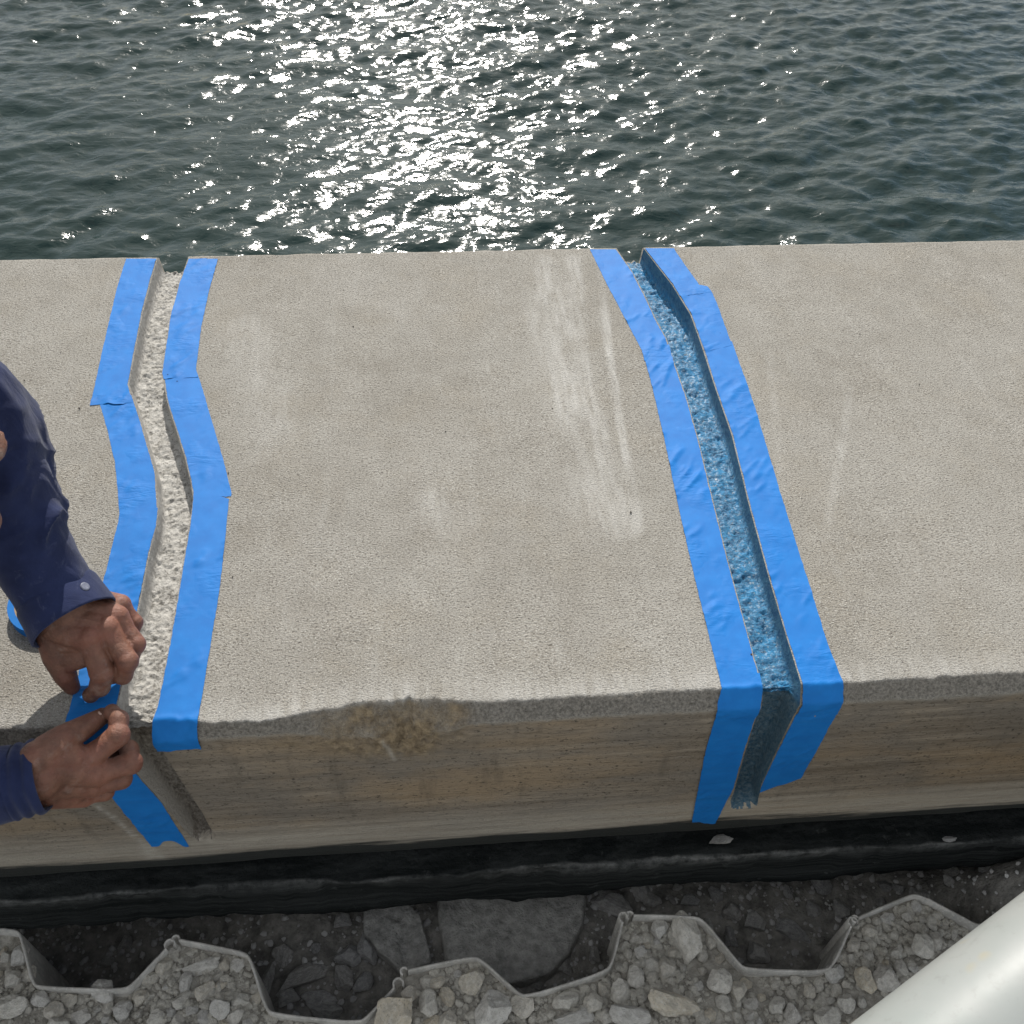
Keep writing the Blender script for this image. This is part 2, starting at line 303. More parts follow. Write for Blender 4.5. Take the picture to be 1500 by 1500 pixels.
def build_cap():
    DEP = .030
    sts = list(np.arange(0, L1-.006, .0022)) + list(np.linspace(L1-.006, L2+.006, 16)) + list(np.arange(L2+.009, L2+ZBOT-C0-.001, .0026)) + [L2+ZBOT-C0]
    S = np.array(sts); NS = len(S)
    fine = lambda n: np.linspace(0, 1, n+1)
    blocks = []       # (kind, xs[NS, n])
    l1, r1, e1 = RIMS[0]; l2, r2, e2 = RIMS[1]
    S_ = S[:, None]
    def span(a, b, n): return a + (b-a)*fine(n)[None, :]
    A = [np.full((NS, 1), x) for x in (-9, -5, -3, -2, -1.4, -1.1)]
    xs = [np.concatenate(A, 1), span(np.full((NS, 1), -.9), l1(S_), 120)]
    GF = 20
    def groove(l, r):
        a, b = l(S_), r(S_); wd = b-a
        fr = np.concatenate([[0, .03], np.linspace(.06, .94, GF), [.97, 1]])
        return a + wd*fr[None, :]
    xs += [groove(l1, r1)[:, 1:], span(r1(S_), l2(S_), 300)[:, 1:], groove(l2, r2)[:, 1:], span(r2(S_), np.full((NS, 1), 1.2), 130)[:, 1:]]
    xs += [np.full((NS, 1), x) for x in (1.4, 1.8, 2.5, 4, 6, 9)]
    X = np.concatenate(xs, 1); NC = X.shape[1]
    n0 = xs[0].shape[1]; g1a = n0+xs[1].shape[1]-1; g1b = g1a+xs[2].shape[1]; g2a = g1b+xs[3].shape[1]; g2b = g2a+xs[4].shape[1]
    P, N = prof(X, S_)
    D = np.zeros_like(X); W = np.zeros_like(X)
    for ga, gb, e in ((g1a, g1b, e1), (g2a, g2b, e2)):
        k = np.arange(ga, gb+1); dep = np.full((NS, gb-ga+1), DEP)
        dep[:, 0] = 0; dep[:, -1] = 0; dep[:, 1] = DEP*.55; dep[:, -2] = DEP*.55
        xx = X[:, k]; fl = np.ones_like(dep); fl[:, :2] = 0; fl[:, -2:] = 0
        rough = .0034*fbm(xx*210, S_*210, 2.7+ga, o=3, g=.65) + .0016*fbm(xx*40, S_*40, 8.1+ga, o=2) - .0012*np.abs(fbm(xx*90, S_*60, 3.3, o=2))*(1 if ga == g1a else 1.6)
        dep = dep + fl*rough*(1.25 if ga == g1a else 1.5) + (dep > 0)*(1-fl)*.0006*fbm(xx*90, S_*90, 5.5, o=2)
        ee = e+.006*fbm(xx*90, 1.1+ga, o=3)-.012*np.abs(np.linspace(-1, 1, gb-ga+1))[None, :]**2; end = 1-sstep(ee-.022, ee, S_); D[:, k] = dep*end; W[:, k] = 1-fl
    an = (math.pi/2)*sstep(L1-.030, L2+.030, np.broadcast_to(S_, X.shape)); ND = np.stack([np.zeros_like(an), -np.sin(an), np.cos(an)], -1)
    P = P - ND*D[..., None]
    # back edge rounding + back face, bottom rounding + underside
    rows = [P]; Srow = [S]; 
    # ---- back rows (prepended from top edge downwards)
    back = []
    for (dy, z) in ((0.004, -.0015), (.0075, -.006), (.009, -.012), (.009, -.05), (.009, -.2), (.009, -.6), (.009, -1.4)):
        q = P[0].copy(); q[:, 1] = YB+dy+.0025*fbm(X[0]*30, z*30, 6.6, o=3); q[:, 2] = np.minimum(z-D[0]*(1 if z > -.04 else 0), P[0][:, 2]+z*.2); back.append(q)
    bot = []
    for (dy, z) in ((.002, -.352), (.006, -.360), (.013, -.367), (.022, -.373), (.034, -.378), (.05, -.382), (.9, -.385)):
        q = P[-1].copy(); q[:, 1] = YF+dy+.002*fbm(X[-1]*14, z*90, 1.9, o=3); q[:, 2] = z+.004*fbm(X[-1]*5, 2.2, o=2)*(1 if z > -.38 else 0); bot.append(q)
    G = np.stack(back[::-1] + [r for r in P] + bot, 0); nb = len(back); NR = G.shape[0]
    Sx = np.concatenate([-np.arange(nb, 0, -1)*.01, S, S[-1]+np.arange(1, len(bot)+1)*.01])
    XX = G[..., 0]; YY = G[..., 1]; Zz = G[..., 2]; SS = np.broadcast_to(Sx[:, None], XX.shape)
    # ---- vertex masks (stains, painted chamfer shade, darker face bottom)
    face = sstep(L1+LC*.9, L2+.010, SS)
    cham = sstep(L1-.0015, L1+.003, SS)*(1-sstep(L2-.003, L2+.004, SS))*(1-.9*np.clip(chip(XX), 0, 1))
    def pline(pxs, wd, soft=1.):
        q = np.array([hz(*p)[:2] for p in pxs]); best = np.full(XX.shape, 9.)
        for a, b in zip(q[:-1], q[1:]):
            ab = b-a; t = np.clip(((XX-a[0])*ab[0]+(YY-a[1])*ab[1])/(ab@ab), 0, 1)
            best = np.minimum(best, np.hypot(XX-a[0]-t*ab[0], YY-a[1]-t*ab[1]))
        return 1-sstep(wd*(1-.8*soft), wd, best)
    ends = lambda a, b: 1
    dust = .62*pline([(800,385),(818,470),(838,600),(868,700),(905,775)], .030) + .55*pline([(838,380),(850,520),(880,650),(925,775)], .022) \
        + .75*pline([(880,400),(893,520),(912,640),(938,775)], .010) + .35*pline([(795,440),(835,640),(860,740)], .05) + .55*pline([(1245,568),(1236,640),(1212,770)], .009) \
        + .28*pline([(1128,520),(1142,690)], .009) + .4*pline([(630,740),(660,760)], .05) + .25*pline([(570,450),(580,455)], .035) + .28*pline([(360,480),(400,640)], .06)
    dust = np.clip(dust*.9, 0, .6)*np.clip(.55+.9*fbm(XX*45, SS*11, 4.7, o=4), .05, 1.2)*(1-.6*sstep(.56, .68, SS))*(SS > 0)*(SS < L1)
    dust += .55*sstep(L1-.045, L1-.004, SS)*(SS <= L1+.002)*(.5+.5*fbm(XX*25, SS*30, 7.7, o=3))    # rubbed, paler front arris
    brown = .45*np.exp(-((XX+.06)/.085)**2-((SS-L2-.03)/.028)**2) + np.clip(1.5*chip(XX), 0, 1)*sstep(L1-.002, L1+.006, SS)*(1-sstep(L2+.015, L2+.06, SS)) + .5*np.exp(-((XX-.02)/.012)**2)*sstep(L1, L1+.006, SS)*(1-sstep(L2, L2+.03, SS)) \
        + .6*np.exp(-((XX+.17)/.02)**2-((SS-L2-.025)/.012)**2)
    efflo = .45*np.exp(-((XX+.068-.012*sstep(0, .06, SS-L2))/.0025)**2)*sstep(L2+.004, L2+.012, SS)*(1-sstep(L2+.05, L2+.062, SS))
    cx = np.interp(SS-L2, [.13, .18, .26, .33], [-.415, -.40, -.385, -.375])
    efflo = efflo + .9*np.exp(-((XX-cx)/(.004+.012*sstep(.24, .33, SS-L2)))**2)*sstep(.12, .14, SS-L2)*(1-sstep(.30, .345, SS-L2))*(.45+.9*fbm(XX*180, SS*180, 2.2, o=3))
    zb = Zz + .014*fbm(XX*3, 1.5, o=3)
    pale = sstep(L2, L2+.1, SS)*sstep(.215, .30, -zb)*(1-sstep(.33, .352, -zb))
    dark = .95*sstep(.285, .356, -zb)*face + (SS < -.002)*.3*sstep(.1, .5, -Zz)  # face darkens towards its bottom edge
    grv = np.zeros(XX.shape); grv[nb:nb+NS] = D > 0
    allf = gridfaces(NR, NC); rI = allf[:, 0]//NC; cI = allf[:, 0] % NC
    sI = Sx[np.minimum(rI, NR-1)]
    fr_ = lambda a, b: (cI-a)/(b-a)*2-1
    rag = lambda a, b: .013*np.abs(fr_(a, b))**2.5 + .006*vn(cI*.55, 3.3+a*.01)
    in1 = (cI >= g1a) & (cI < g1b) & (rI >= nb) & (sI < e1-.008-rag(g1a, g1b)); in2 = (cI >= g2a) & (cI < g2b) & (rI >= nb) & (sI < e2-.006-rag(g2a, g2b))
    V = G.reshape(-1, 3); Wf = np.zeros(XX.shape); Wf[nb:nb+NS] = W
    attrs = dict(dust=dust, brown=np.clip(brown, 0, 1), face=face, cham=cham*.85, efflo=np.clip(efflo, 0, .85), pale=pale*.8, dark=dark, wall=Wf)
    def make(mask, name, keys):
        f = allf[mask][:, ::-1]; u, inv = np.unique(f, return_inverse=True)
        me = mesh(name, V[u], inv.reshape(f.shape))
        for kx in keys: fattr(me, kx, attrs[kx].ravel()[u])
        return me
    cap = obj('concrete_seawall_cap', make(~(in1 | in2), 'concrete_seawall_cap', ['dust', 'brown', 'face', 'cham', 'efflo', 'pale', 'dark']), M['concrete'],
              label='long weathered grey concrete seawall cap between the water and the rubble trench', cat='seawall')
    g1 = obj('joint_groove', make(in1, 'joint_groove', ['wall', 'face']), M['groove'], cap, label='bare rough groove cut along the wandering crack')
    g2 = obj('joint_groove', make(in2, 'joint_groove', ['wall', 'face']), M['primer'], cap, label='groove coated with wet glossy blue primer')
    return cap
cap = build_cap()
# lower beam under the cap
def build_wale():
    xs = np.concatenate([[-9, -4, -2], np.arange(-1, 1.4, .005), [2, 4, 9]])
    pr = [(.50, -.394), (.03, -.394), (.006, -.396), (-.009, -.398), (-.0135, -.3985), (-.015, -.401), (-.0152, -.425), (-.0150, -.46), (-.0145, -.49), (-.012, -.510), (-.008, -.513), (.5, -.515)]
    g = np.zeros((len(pr), len(xs), 3))
    for i, (dy, z) in enumerate(pr):
        g[i, :, 0] = xs; g[i, :, 1] = YF+dy+(.007*fbm(xs*9, 1.8+.35*i, 4., o=4)+.0045*fbm(xs*48, 1.2*i, 7., o=3))*(dy < .4)
        tilt = -.018*np.clip(xs, -1, 1)
        g[i, :, 2] = z-.008+tilt*(1 if i > 0 else .0)+.006*fbm(xs*7, 2+i*.25, 9., o=4)+.003*fbm(xs*60, i*.9, 3., o=3)
    me = mesh('lower_beam', g.reshape(-1, 3), gridfaces(len(pr), len(xs))[:, ::-1]); dd = np.zeros(g.shape[:2]); dd[4:6] = [[.9], [.5]]; fattr(me, 'dust', dd*(.55+.8*fbm(g[..., 0]*11, 3.3, o=4)))
    return obj('lower_beam', me, M['wale'],
               label='lower beam running under the concrete cap above the trench, coloured black as shadow gap', cat='beam')
build_wale()
# ------------------------------------------------------------------ water
def build_water():
    n = 620; Lx = 8.6; k1 = 2*np.pi*np.fft.fftfreq(n, Lx/n); kx, ky = np.meshgrid(k1, k1); kk = np.hypot(kx, ky)+1e-9
    ang = np.arctan2(ky, kx) - math.radians(101); lam0 = .37
    kp = 2*np.pi/lam0
    spec = kk**-3.6*np.exp(-1.1*(kp/kk)**2)*(.10+np.abs(np.cos(ang))**4)*np.exp(-(kk/200)**2)
    spec[kk < 4] = 0
    z = np.real(np.fft.ifft2(np.fft.fft2(rng.standard_normal((n, n)))*np.sqrt(spec)))
    gx = np.gradient(z, Lx/n, axis=1); gy = np.gradient(z, Lx/n, axis=0); z *= .17/np.sqrt((gx**2+gy**2).mean())
    a = np.linspace(0, 1, n); wnd = sstep(0, .03, a)*(1-sstep(.97, 1, a)); z = z*wnd[:, None]*wnd[None, :]
    # calmer and rougher patches
    X, Y = np.meshgrid(-3.6+a*Lx, 1.30+a*Lx); z = z*(.95+.55*fbm(X*.8+Y*.35, Y*.8, 3., o=2))
    V = [np.stack([X, Y, -1.0+z], -1).reshape(-1, 3)]; Fc = gridfaces(n, n)
    x0, x1, y0, y1 = -3.6, 5.0, 1.30, 9.9; b = 600.
    ext = np.array([(x0, y0, -1), (x1, y0, -1), (x1, y1, -1), (x0, y1, -1), (-b, y0, -1), (b, y0, -1), (b, b, -1), (-b, b, -1)]); o = n*n
    V.append(ext); Fl = Fc.tolist() + [[o+1, o+5, o+6, o+2], [o+3, o+2, o+6, o+7], [o+4, o+0, o+3, o+7]]
    return obj('water', mesh('water', np.concatenate(V), Fl), M['water'], kind='structure')
build_water()
# ------------------------------------------------------------------ sheet piles
ZS = -.50
SHEETS = [
 [(-66,1357),(22,1361),(31,1372),(47,1440),(58,1446),(180,1450),(194,1442),(243,1389)],
 [(262,1376),(355,1394),(367,1404),(388,1476),(402,1486),(525,1498),(538,1490),(578,1446)],
 [(597,1421),(693,1401),(707,1407),(757,1454),(773,1460),(885,1424),(897,1412),(912,1350)],
 [(928,1340),(1018,1342),(1034,1351),(1082,1412),(1097,1420),(1206,1423),(1221,1414),(1247,1356)],
 [(1257,1344),(1333,1311),(1350,1311),(1424,1352),(1441,1356),(1530,1340),(1545,1330),(1566,1280)]]
SH = [np.array([hz(p[0], p[1], ZS)[:2] for p in s]) for s in SHEETS]
SH = [SH[2]-[.322*2+.008+.325, -.03], SH[1]-[.325*2, -.004]] + SH + [SH[2]+[.325*3+.01, -.09]]
def rounded(pts, it=2):
    for _ in range(it):
        q = [pts[0]]
        for a, b in zip(pts[:-1], pts[1:]): q += [a*.78+b*.22, a*.22+b*.78]
        pts = np.array(q[:1]+q[1:]+[pts[-1]])
    return pts
def ribbon(pts, th, z0, z1, jit=0):
    pts = np.asarray(pts, float); d = np.gradient(pts, axis=0); d /= np.linalg.norm(d, axis=1)[:, None]+1e-12
    nn = np.stack([-d[:, 1], d[:, 0]], 1)*th/2; n = len(pts); A = pts+nn; B = pts-nn
    wob = np.array([jit*vn(i*.9, z1*7) for i in range(n)]) if jit else np.zeros(n)
    z1v = z1+wob; bev = th*.28
    V = np.concatenate([np.c_[A, np.full(n, z0)], np.c_[A, z1v-bev], np.c_[A-nn*.5, z1v], np.c_[B+nn*.5, z1v], np.c_[B, z1v-bev], np.c_[B, np.full(n, z0)]])
    Fc = gridfaces(6, n)[:, ::-1].tolist()
    for e in (0, n-1):
        f = [k*n+e for k in range(6)]; Fc.append(f if e == 0 else f[::-1])
    return V, Fc
SHY = []
for i, s in enumerate(SH):
    r = rounded(s, 2); SHY += s.tolist()
    V, Fc = ribbon(r, .0038, -1.25, ZS, .0015)
    lab = {2: 'grey sheet pile with a pale stone perched on its rim', 4: 'grey sheet pile with a wide shallow pan beside the broken footing slab'}.get(i, 'grey vinyl sheet pile locked to its neighbours between gravel and trench')
    e = empty('sheet_pile', (s[0][0], s[0][1], -1.25), lab, 'sheet pile', 'sheet piles between gravel and trench')
    inv = Matrix.Translation((-s[0][0], -s[0][1], 1.25))
    me = mesh('web', V, Fc, True); me.transform(inv); me.materials.append(M['vinyl']); obj('web', me, None, e)
    # female hook at the far end, bulb at the near end
    d = (s[-1]-s[-2])/np.linalg.norm(s[-1]-s[-2]); c = s[-1]+d*.007; a0 = math.atan2(-d[1], -d[0])
    arc = [c+.0068*np.array([math.cos(a0+t), math.sin(a0+t)]) for t in np.linspace(0, -4.6, 15)]
    V, Fc = ribbon(arc, .0026, -1.25, ZS+.001); me = mesh('interlock', V, Fc); me.transform(inv); me.materials.append(M['vinyl']); obj('interlock', me, None, e)
    d = (s[0]-s[1])/np.linalg.norm(s[0]-s[1]); c = s[0]+d*.005; a0 = math.atan2(-d[1], -d[0])
    arc = [c+.0048*np.array([math.cos(a0+t), math.sin(a0+t)]) for t in np.linspace(0, 4.4, 13)]
    V, Fc = ribbon(arc, .0026, -1.25, ZS+.001); me = mesh('interlock', V, Fc); me.transform(inv); me.materials.append(M['vinyl']); obj('interlock', me, None, e)
SHY = np.array(sorted(SHY)); 
def sheet_y(x): return np.interp(x, SHY[:, 0], SHY[:, 1])
# ------------------------------------------------------------------ ground
def gz(x, y):                        # gravel fill
    d = sheet_y(x)-y
    return -.520 + .010*fbm(np.asarray(x)*9, np.asarray(y)*9, 1.2, o=3) + .010*sstep(.0, .12, d) + .004*fbm(np.asarray(x)*50, np.asarray(y)*50, 3.2, o=3)
def tz(x, y):                        # trench floor
    x = np.asarray(x, float); y = np.asarray(y, float)
    return -.655 + .022*fbm(x*7, y*7, 5.2, o=3) + .008*fbm(x*40, y*40, 2.2, o=3) - .06*sstep(-.25, -.45, x)*1 + .30*sstep(.70, .98, x)*sstep(.62, .50, y) + .03*sstep(.6, .8, y)
def build_ground():
    xs = np.concatenate([[-40, -12, -5, -2.5], np.linspace(-1.35, 1.55, 420), [2.5, 5, 12, 40]])
    ds = np.concatenate([np.linspace(.002, .30, 70), [.34, .4, .5, .7, 1, 2, 5, 15, 40]])
    X = np.broadcast_to(xs[None, :], (len(ds), len(xs))); Y = sheet_y(X)-ds[:, None]
    g = np.stack([X, Y, gz(X, Y)], -1)
    obj('gravel_ground', mesh('gravel_ground', g.reshape(-1, 3), gridfaces(*X.shape)[:, ::-1]), M['soil'], kind='structure')
    ys = np.concatenate([np.linspace(.30, .80, 90), [.9, 1.1, 1.45]])
    X, Y = np.meshgrid(np.concatenate([[-40, -5, -2.5], np.linspace(-1.35, 1.55, 380), [2.5, 5, 40]]), ys)
    g = np.stack([X, Y, tz(X, Y)], -1)
    obj('trench_floor', mesh('trench_floor', g.reshape(-1, 3), gridfaces(*X.shape)), M['trenchsoil'], kind='structure')
build_ground()
# ------------------------------------------------------------------ stones
def rock_mesh(name, seed, angular, mat):
    r = np.random.default_rng(seed); bm = bmesh.new(); bmesh.ops.create_icosphere(bm, subdivisions=5, radius=1.)
    V = np.array([v.co[:] for v in bm.verts])
    nc = 9 if angular else 12
    for _ in range(nc):
        d = r.standard_normal(3); d /= np.linalg.norm(d); h = r.uniform(.45, .82) if angular else r.uniform(.60, .90)
        t = V@d; ex = np.maximum(t-h, 0); V = V - (ex*(1. if angular else .9))[:, None]*d[None, :]
    V *= (1+.16*fbm(V[:, 0]*1.7+seed, V[:, 1]*1.7, V[:, 2]*1.7, o=3) + .075*fbm(V[:, 0]*5+seed, V[:, 1]*5, V[:, 2]*5, o=4, g=.6))[:, None]
    for v, c in zip(bm.verts, V): v.co = c
    me = bpy.data.meshes.new(name); bm.to_mesh(me); bm.free()
    me.polygons.foreach_set('use_smooth', np.ones(len(me.polygons), dtype=bool)); me.materials.append(mat)
    v2 = V.copy(); me['zmin'] = float(v2[:, 2].min()); return me
ROUND = [rock_mesh('stone', 100+i, False, M['stone']) for i in range(14)]; ANG = [rock_mesh('stone', 200+i, True, M['stone']) for i in range(10)]
DARK = [rock_mesh('stone', 300+i, True, M['shadestone']) for i in range(10)]
def rot_ext(e, sc):                  # half height of a rotated ellipsoid
    R = e.to_matrix(); return math.sqrt(sum((R[2][i]*sc[i])**2 for i in range(3)))
from mathutils import Euler
placed = []
def stone(px, py, wpx, hpx, lab=None, group=None, me=None, z0=None, base=gz, cat='stone', ang=0., flat=.8, emb=.22, name='stone'):
    zz = z0 if z0 is not None else -.5
    p = hz(px, py, zz); sc = 1450/np.dot(p-CAM, FW)
    sx = wpx/sc/2*1.08; sy = hpx/sc/2*1.12
    hh = min(sx, sy)*flat; z = (float(base(p[0], p[1])) if z0 is None else z0) + hh*(1-2*emb)
    p = hz(px, py, z)
    o = obj(name, me or rnd.choice(ROUND), None, None, None, lab, cat, group)
    o.location = p; o.scale = (sx, sy, hh); o.rotation_euler = (rnd.uniform(-.18, .18), rnd.uniform(-.18, .18), math.radians(ang)+rnd.uniform(-.1, .1))
    placed.append((p[0], p[1], max(sx, sy), base is gz)); return o
GG = 'loose rubble stones on the gravel fill'; GL = 'pale grey rubble stone among the gravel filling the sheet pile pockets'
big = [(15,1472,46,34,'big grey stone half buried at the gravel edge below the leftmost sheet pan',1,0),(152,1451,40,30,'pale rounded stone perched on the rim of a sheet pile',0,-25),(80,1480,28,26,'tan rounded pebble lying among grey stones in the gravel',0,0),
 (292,1416,60,20,'long flat pale stone lying across the gravel behind a sheet pile',1,6),(325,1477,32,28,'yellowish stone set in dusty gravel beside a sheet pile bend',1,0),(580,1492,62,66,'large grey angular boulder wedged beside a sheet pile interlock',1,-30),
 (628,1470,34,36,'dark speckled porous stone beside the large wedged boulder',0,0),(692,1438,36,38,'pale lumpy stone in the shallow sheet pile pocket',1,0),(722,1480,54,50,'broad pale stone block beneath a sheet pile slope',1,20),(768,1473,40,32,'squat grey stone touching the pale stone block',1,0),
 (840,1492,66,24,'smooth pale slab-like stone at the foot of a sheet pile pan',1,5),(1008,1374,42,66,'tall pale rounded stone standing in the deep gravel pocket',0,10),(1053,1437,38,34,'cream rounded stone below a sheet pile slope',0,0),(985,1470,80,42,'long grey angular stone lying tilted on the gravel',1,-32),
 (922,1487,60,36,'long grey flat stone lying beside a tilted angular stone',1,-28),(1298,1431,38,36,'pale grey round stone lying against the white pipe',0,0),(1268,1436,32,34,'dull grey round stone beside the pale stone at the pipe',0,0),(1212,1488,38,32,'tan brown blocky stone near the white pipe',1,0),
 (1222,1424,30,32,'light grey stone resting on a sheet pile end',1,15),(1138,1473,28,24,'smooth cream oval stone on fine gravel',0,0),(1162,1488,24,32,'pale bluish upright stone in fine gravel',1,0),(910,1451,34,36,'round pale stone tucked under a sheet pile bend',0,0)]
for a in big: stone(a[0], a[1], a[2], a[3], a[4], GG, rnd.choice(ANG if a[5] else ROUND), None, gz, ang=a[6])
small = [(240,1415,25,28),(330,1412,16,18),(350,1413,22,20),(272,1440,20,28),(60,1463,28,22),(30,1400,30,28),(20,1435,26,24),(45,1425,22,24),(300,1450,28,30),(255,1390,18,16),(220,1432,24,26),(965,1361,26,28),(932,1430,30,30),(1080,1452,26,30),(828,1466,42,26),(1185,1452,18,20),(985,1395,16,16),(940,1395,20,20),(930,1375,18,16),
 (640,1440,28,16),(625,1436,20,16),(655,1495,28,26),(600,1455,24,22),(870,1470,30,26),(890,1490,22,20),(1030,1400,18,18),(1042,1380,16,22),(1060,1470,26,22),(1100,1470,22,18),(1250,1385,22,22),(1275,1365,24,18),(1300,1345,22,18),(1330,1340,20,18),(1240,1470,24,26),(1315,1395,22,20),(1350,1385,34,34),(1370,1378,22,26),(120,1490,34,24),(105,1465,22,20),(180,1480,30,26),(205,1462,26,22),(230,1490,28,24)]
for a in small: stone(a[0], a[1], a[2], a[3], GL, GG, rnd.choice(ROUND+ANG))
def seen(x, y, z):
    v = np.array([x, y, z])-CAM; w_ = v@FW; return -12 < 750+F*(v@R2)/w_ < 1512 and 750-F*(v@U2)/w_ < 1512
n_ind = len(placed); tries = 0
while n_ind < 205 and tries < 30000:
    tries += 1
    x = rnd.uniform(-.74, .80); y = float(sheet_y(x)) - rnd.uniform(.012, .20)
    r = rnd.choice((.006, .0075, .009, .011, .014)) * rnd.uniform(.85, 1.15)
    if not seen(x, y, -.51): continue
    if any((q[0]-x)**2+(q[1]-y)**2 < (q[2]*.85+r*.8)**2 for q in placed): continue
    if min(math.hypot(x-u, y-float(sheet_y(u))) for u in np.linspace(x-.03, x+.03, 7)) < r*.95+.003: continue
    o = obj('stone', rnd.choice(ROUND[:5]+ANG), None, None, None, GL, 'stone', GG)
    s3 = (r*rnd.uniform(.9, 1.35), r, r*rnd.uniform(.65, .95)); o.scale = s3
    o.location = (x, y, float(gz(x, y))+s3[2]*.45); o.rotation_euler = (rnd.uniform(-.3, .3), rnd.uniform(-.3, .3), rnd.uniform(0, 6.3))
    placed.append((x, y, r, True)); n_ind += 1
# trench rubble
TG = 'rubble stones in the trench'; TL = 'rubble stone lying in the trench, coloured dark for its shade'
ZT = -.64
tb = [(445,1432,80,36,'long flat shade-dark stone slab lying among trench rubble',28),(420,1462,46,30,TL,20),(470,1462,60,34,TL,-10),(392,1440,24,60,TL,-12),(515,1400,52,34,'wedge shaped grey stone under the broken footing slab',10),(505,1435,50,36,TL,-30),(530,1440,34,30,TL,40),(480,1480,70,34,TL,0),(540,1390,36,50,TL,15),(415,1395,34,40,TL,0),(500,1350,40,24,TL,0),
 (750,1368,34,48,'upright flat stone chip lying on the larger footing slab',-15),(714,1385,24,34,TL,10),(700,1345,18,14,TL,0),(785,1436,34,34,'small shade-dark stone at the foot of the shallow sheet pan',20),(895,1322,66,34,'flat shade-dark stone under the beam beside the footing slab',-25),(1160,1366,60,34,'flat smooth grey slab stone in the trench before the deep sheet pan',-20),(1105,1352,34,36,TL,0),(1112,1395,40,40,TL,30),
 (1075,1335,36,34,TL,0),(1050,1310,28,28,TL,0),(1190,1330,30,26,TL,0),(1140,1330,24,22,TL,0),(1230,1330,34,30,TL,0),(955,1320,30,26,TL,0),(1010,1320,30,22,TL,0),(1070,1375,26,34,TL,0),(575,1335,24,20,TL,0),(650,1395,20,26,TL,0),(870,1400,24,26,TL,0)]
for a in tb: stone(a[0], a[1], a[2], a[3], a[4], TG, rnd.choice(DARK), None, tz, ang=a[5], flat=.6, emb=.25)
k = 0; tries = 0
while k < 62 and tries < 9000:
    tries += 1
    x = rnd.uniform(-.7, .85); y = rnd.uniform(float(sheet_y(x))+.02, .68); r = rnd.choice((.008, .011, .014, .018))*rnd.uniform(.8, 1.2)
    if x < -.28 and rnd.random() < .8: continue
    if y-float(sheet_y(x)) < r+.012 or (-.16 < x < .24 and .50 < y < .68): continue
    if min(math.hypot(x-u, y-float(sheet_y(u))) for u in np.linspace(x-.04, x+.04, 9)) < r*1.3+.005: continue
    if any((q[0]-x)**2+(q[1]-y)**2 < ((q[2]+r)*.8)**2 for q in placed if not q[3]): continue
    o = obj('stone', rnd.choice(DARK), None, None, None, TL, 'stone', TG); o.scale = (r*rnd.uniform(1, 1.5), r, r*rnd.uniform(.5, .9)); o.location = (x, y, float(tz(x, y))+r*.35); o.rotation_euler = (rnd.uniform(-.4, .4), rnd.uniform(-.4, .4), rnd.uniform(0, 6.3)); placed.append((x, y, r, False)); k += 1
def slab(pxs, z, th, lab, seed):
    q = np.array([hz(*p, z)[:2] for p in pxs]); c = q.mean(0); n = 72; t = np.linspace(0, len(q), n, endpoint=False)
    ed = np.array([q[int(u) % len(q)]*(1-(u % 1))+q[(int(u)+1) % len(q)]*(u % 1) for u in t]); 
    for _ in range(2): ed = (np.roll(ed, 1, 0)+ed*2+np.roll(ed, -1, 0))/4
    ed += np.stack([fbm(ed[:, 0]*40, ed[:, 1]*40, seed, o=3), fbm(ed[:, 0]*40, ed[:, 1]*40, seed+5, o=3)], 1)*.006
    rows = [(1., -th), (1.02, -th*.5), (1., -.008), (.975, 0)] + [(f, 0) for f in np.linspace(.93, .02, 22)]
    g = np.zeros((len(rows), n+1, 3))
    for i, (f, dz) in enumerate(rows):
        e = c+(ed-c)*f; zz = z+dz+(.006*fbm(e[:, 0]*60, e[:, 1]*60, seed, o=4)+.004*fbm(e[:, 0]*14, e[:, 1]*14, seed, o=2) if dz > -.01 else 0)
        a = np.c_[e, np.broadcast_to(zz, n)]; g[i, :n] = a; g[i, n] = a[0]
    return obj('footing_slab', mesh('footing_slab', g.reshape(-1, 3), gridfaces(len(rows), n+1)), M['slab'], label=lab, cat='slab')
M['slab'] = simple('old_footing_concrete', (.20, .197, .185), (.36, .352, .33), 70, .96, .008, 150)
slab([(640,1312),(700,1302),(858,1300),(858,1345),(838,1395),(800,1432),(730,1440),(655,1405),(642,1360)], -.625, .06, 'broad flat chunk of old footing in the trench under the beam', 1.)
slab([(530,1312),(588,1310),(618,1345),(632,1405),(600,1432),(570,1412),(532,1365)], -.628, .06, 'narrow broken chunk of old footing beside the broad one', 2.)
# stone chips on the beam ledge
stone(1055, 1231, 34, 16, 'pale stone chip lying on the dark ledge under the primed groove', None, DARK[2], -.400, gz, cat='stone', ang=10, flat=.7, emb=.1)
stone(1392, 1229, 26, 9, 'thin pale mortar crumb lying on the dark ledge near the pipe', None, DARK[4], -.408, gz, cat='stone', flat=.7, emb=.1)
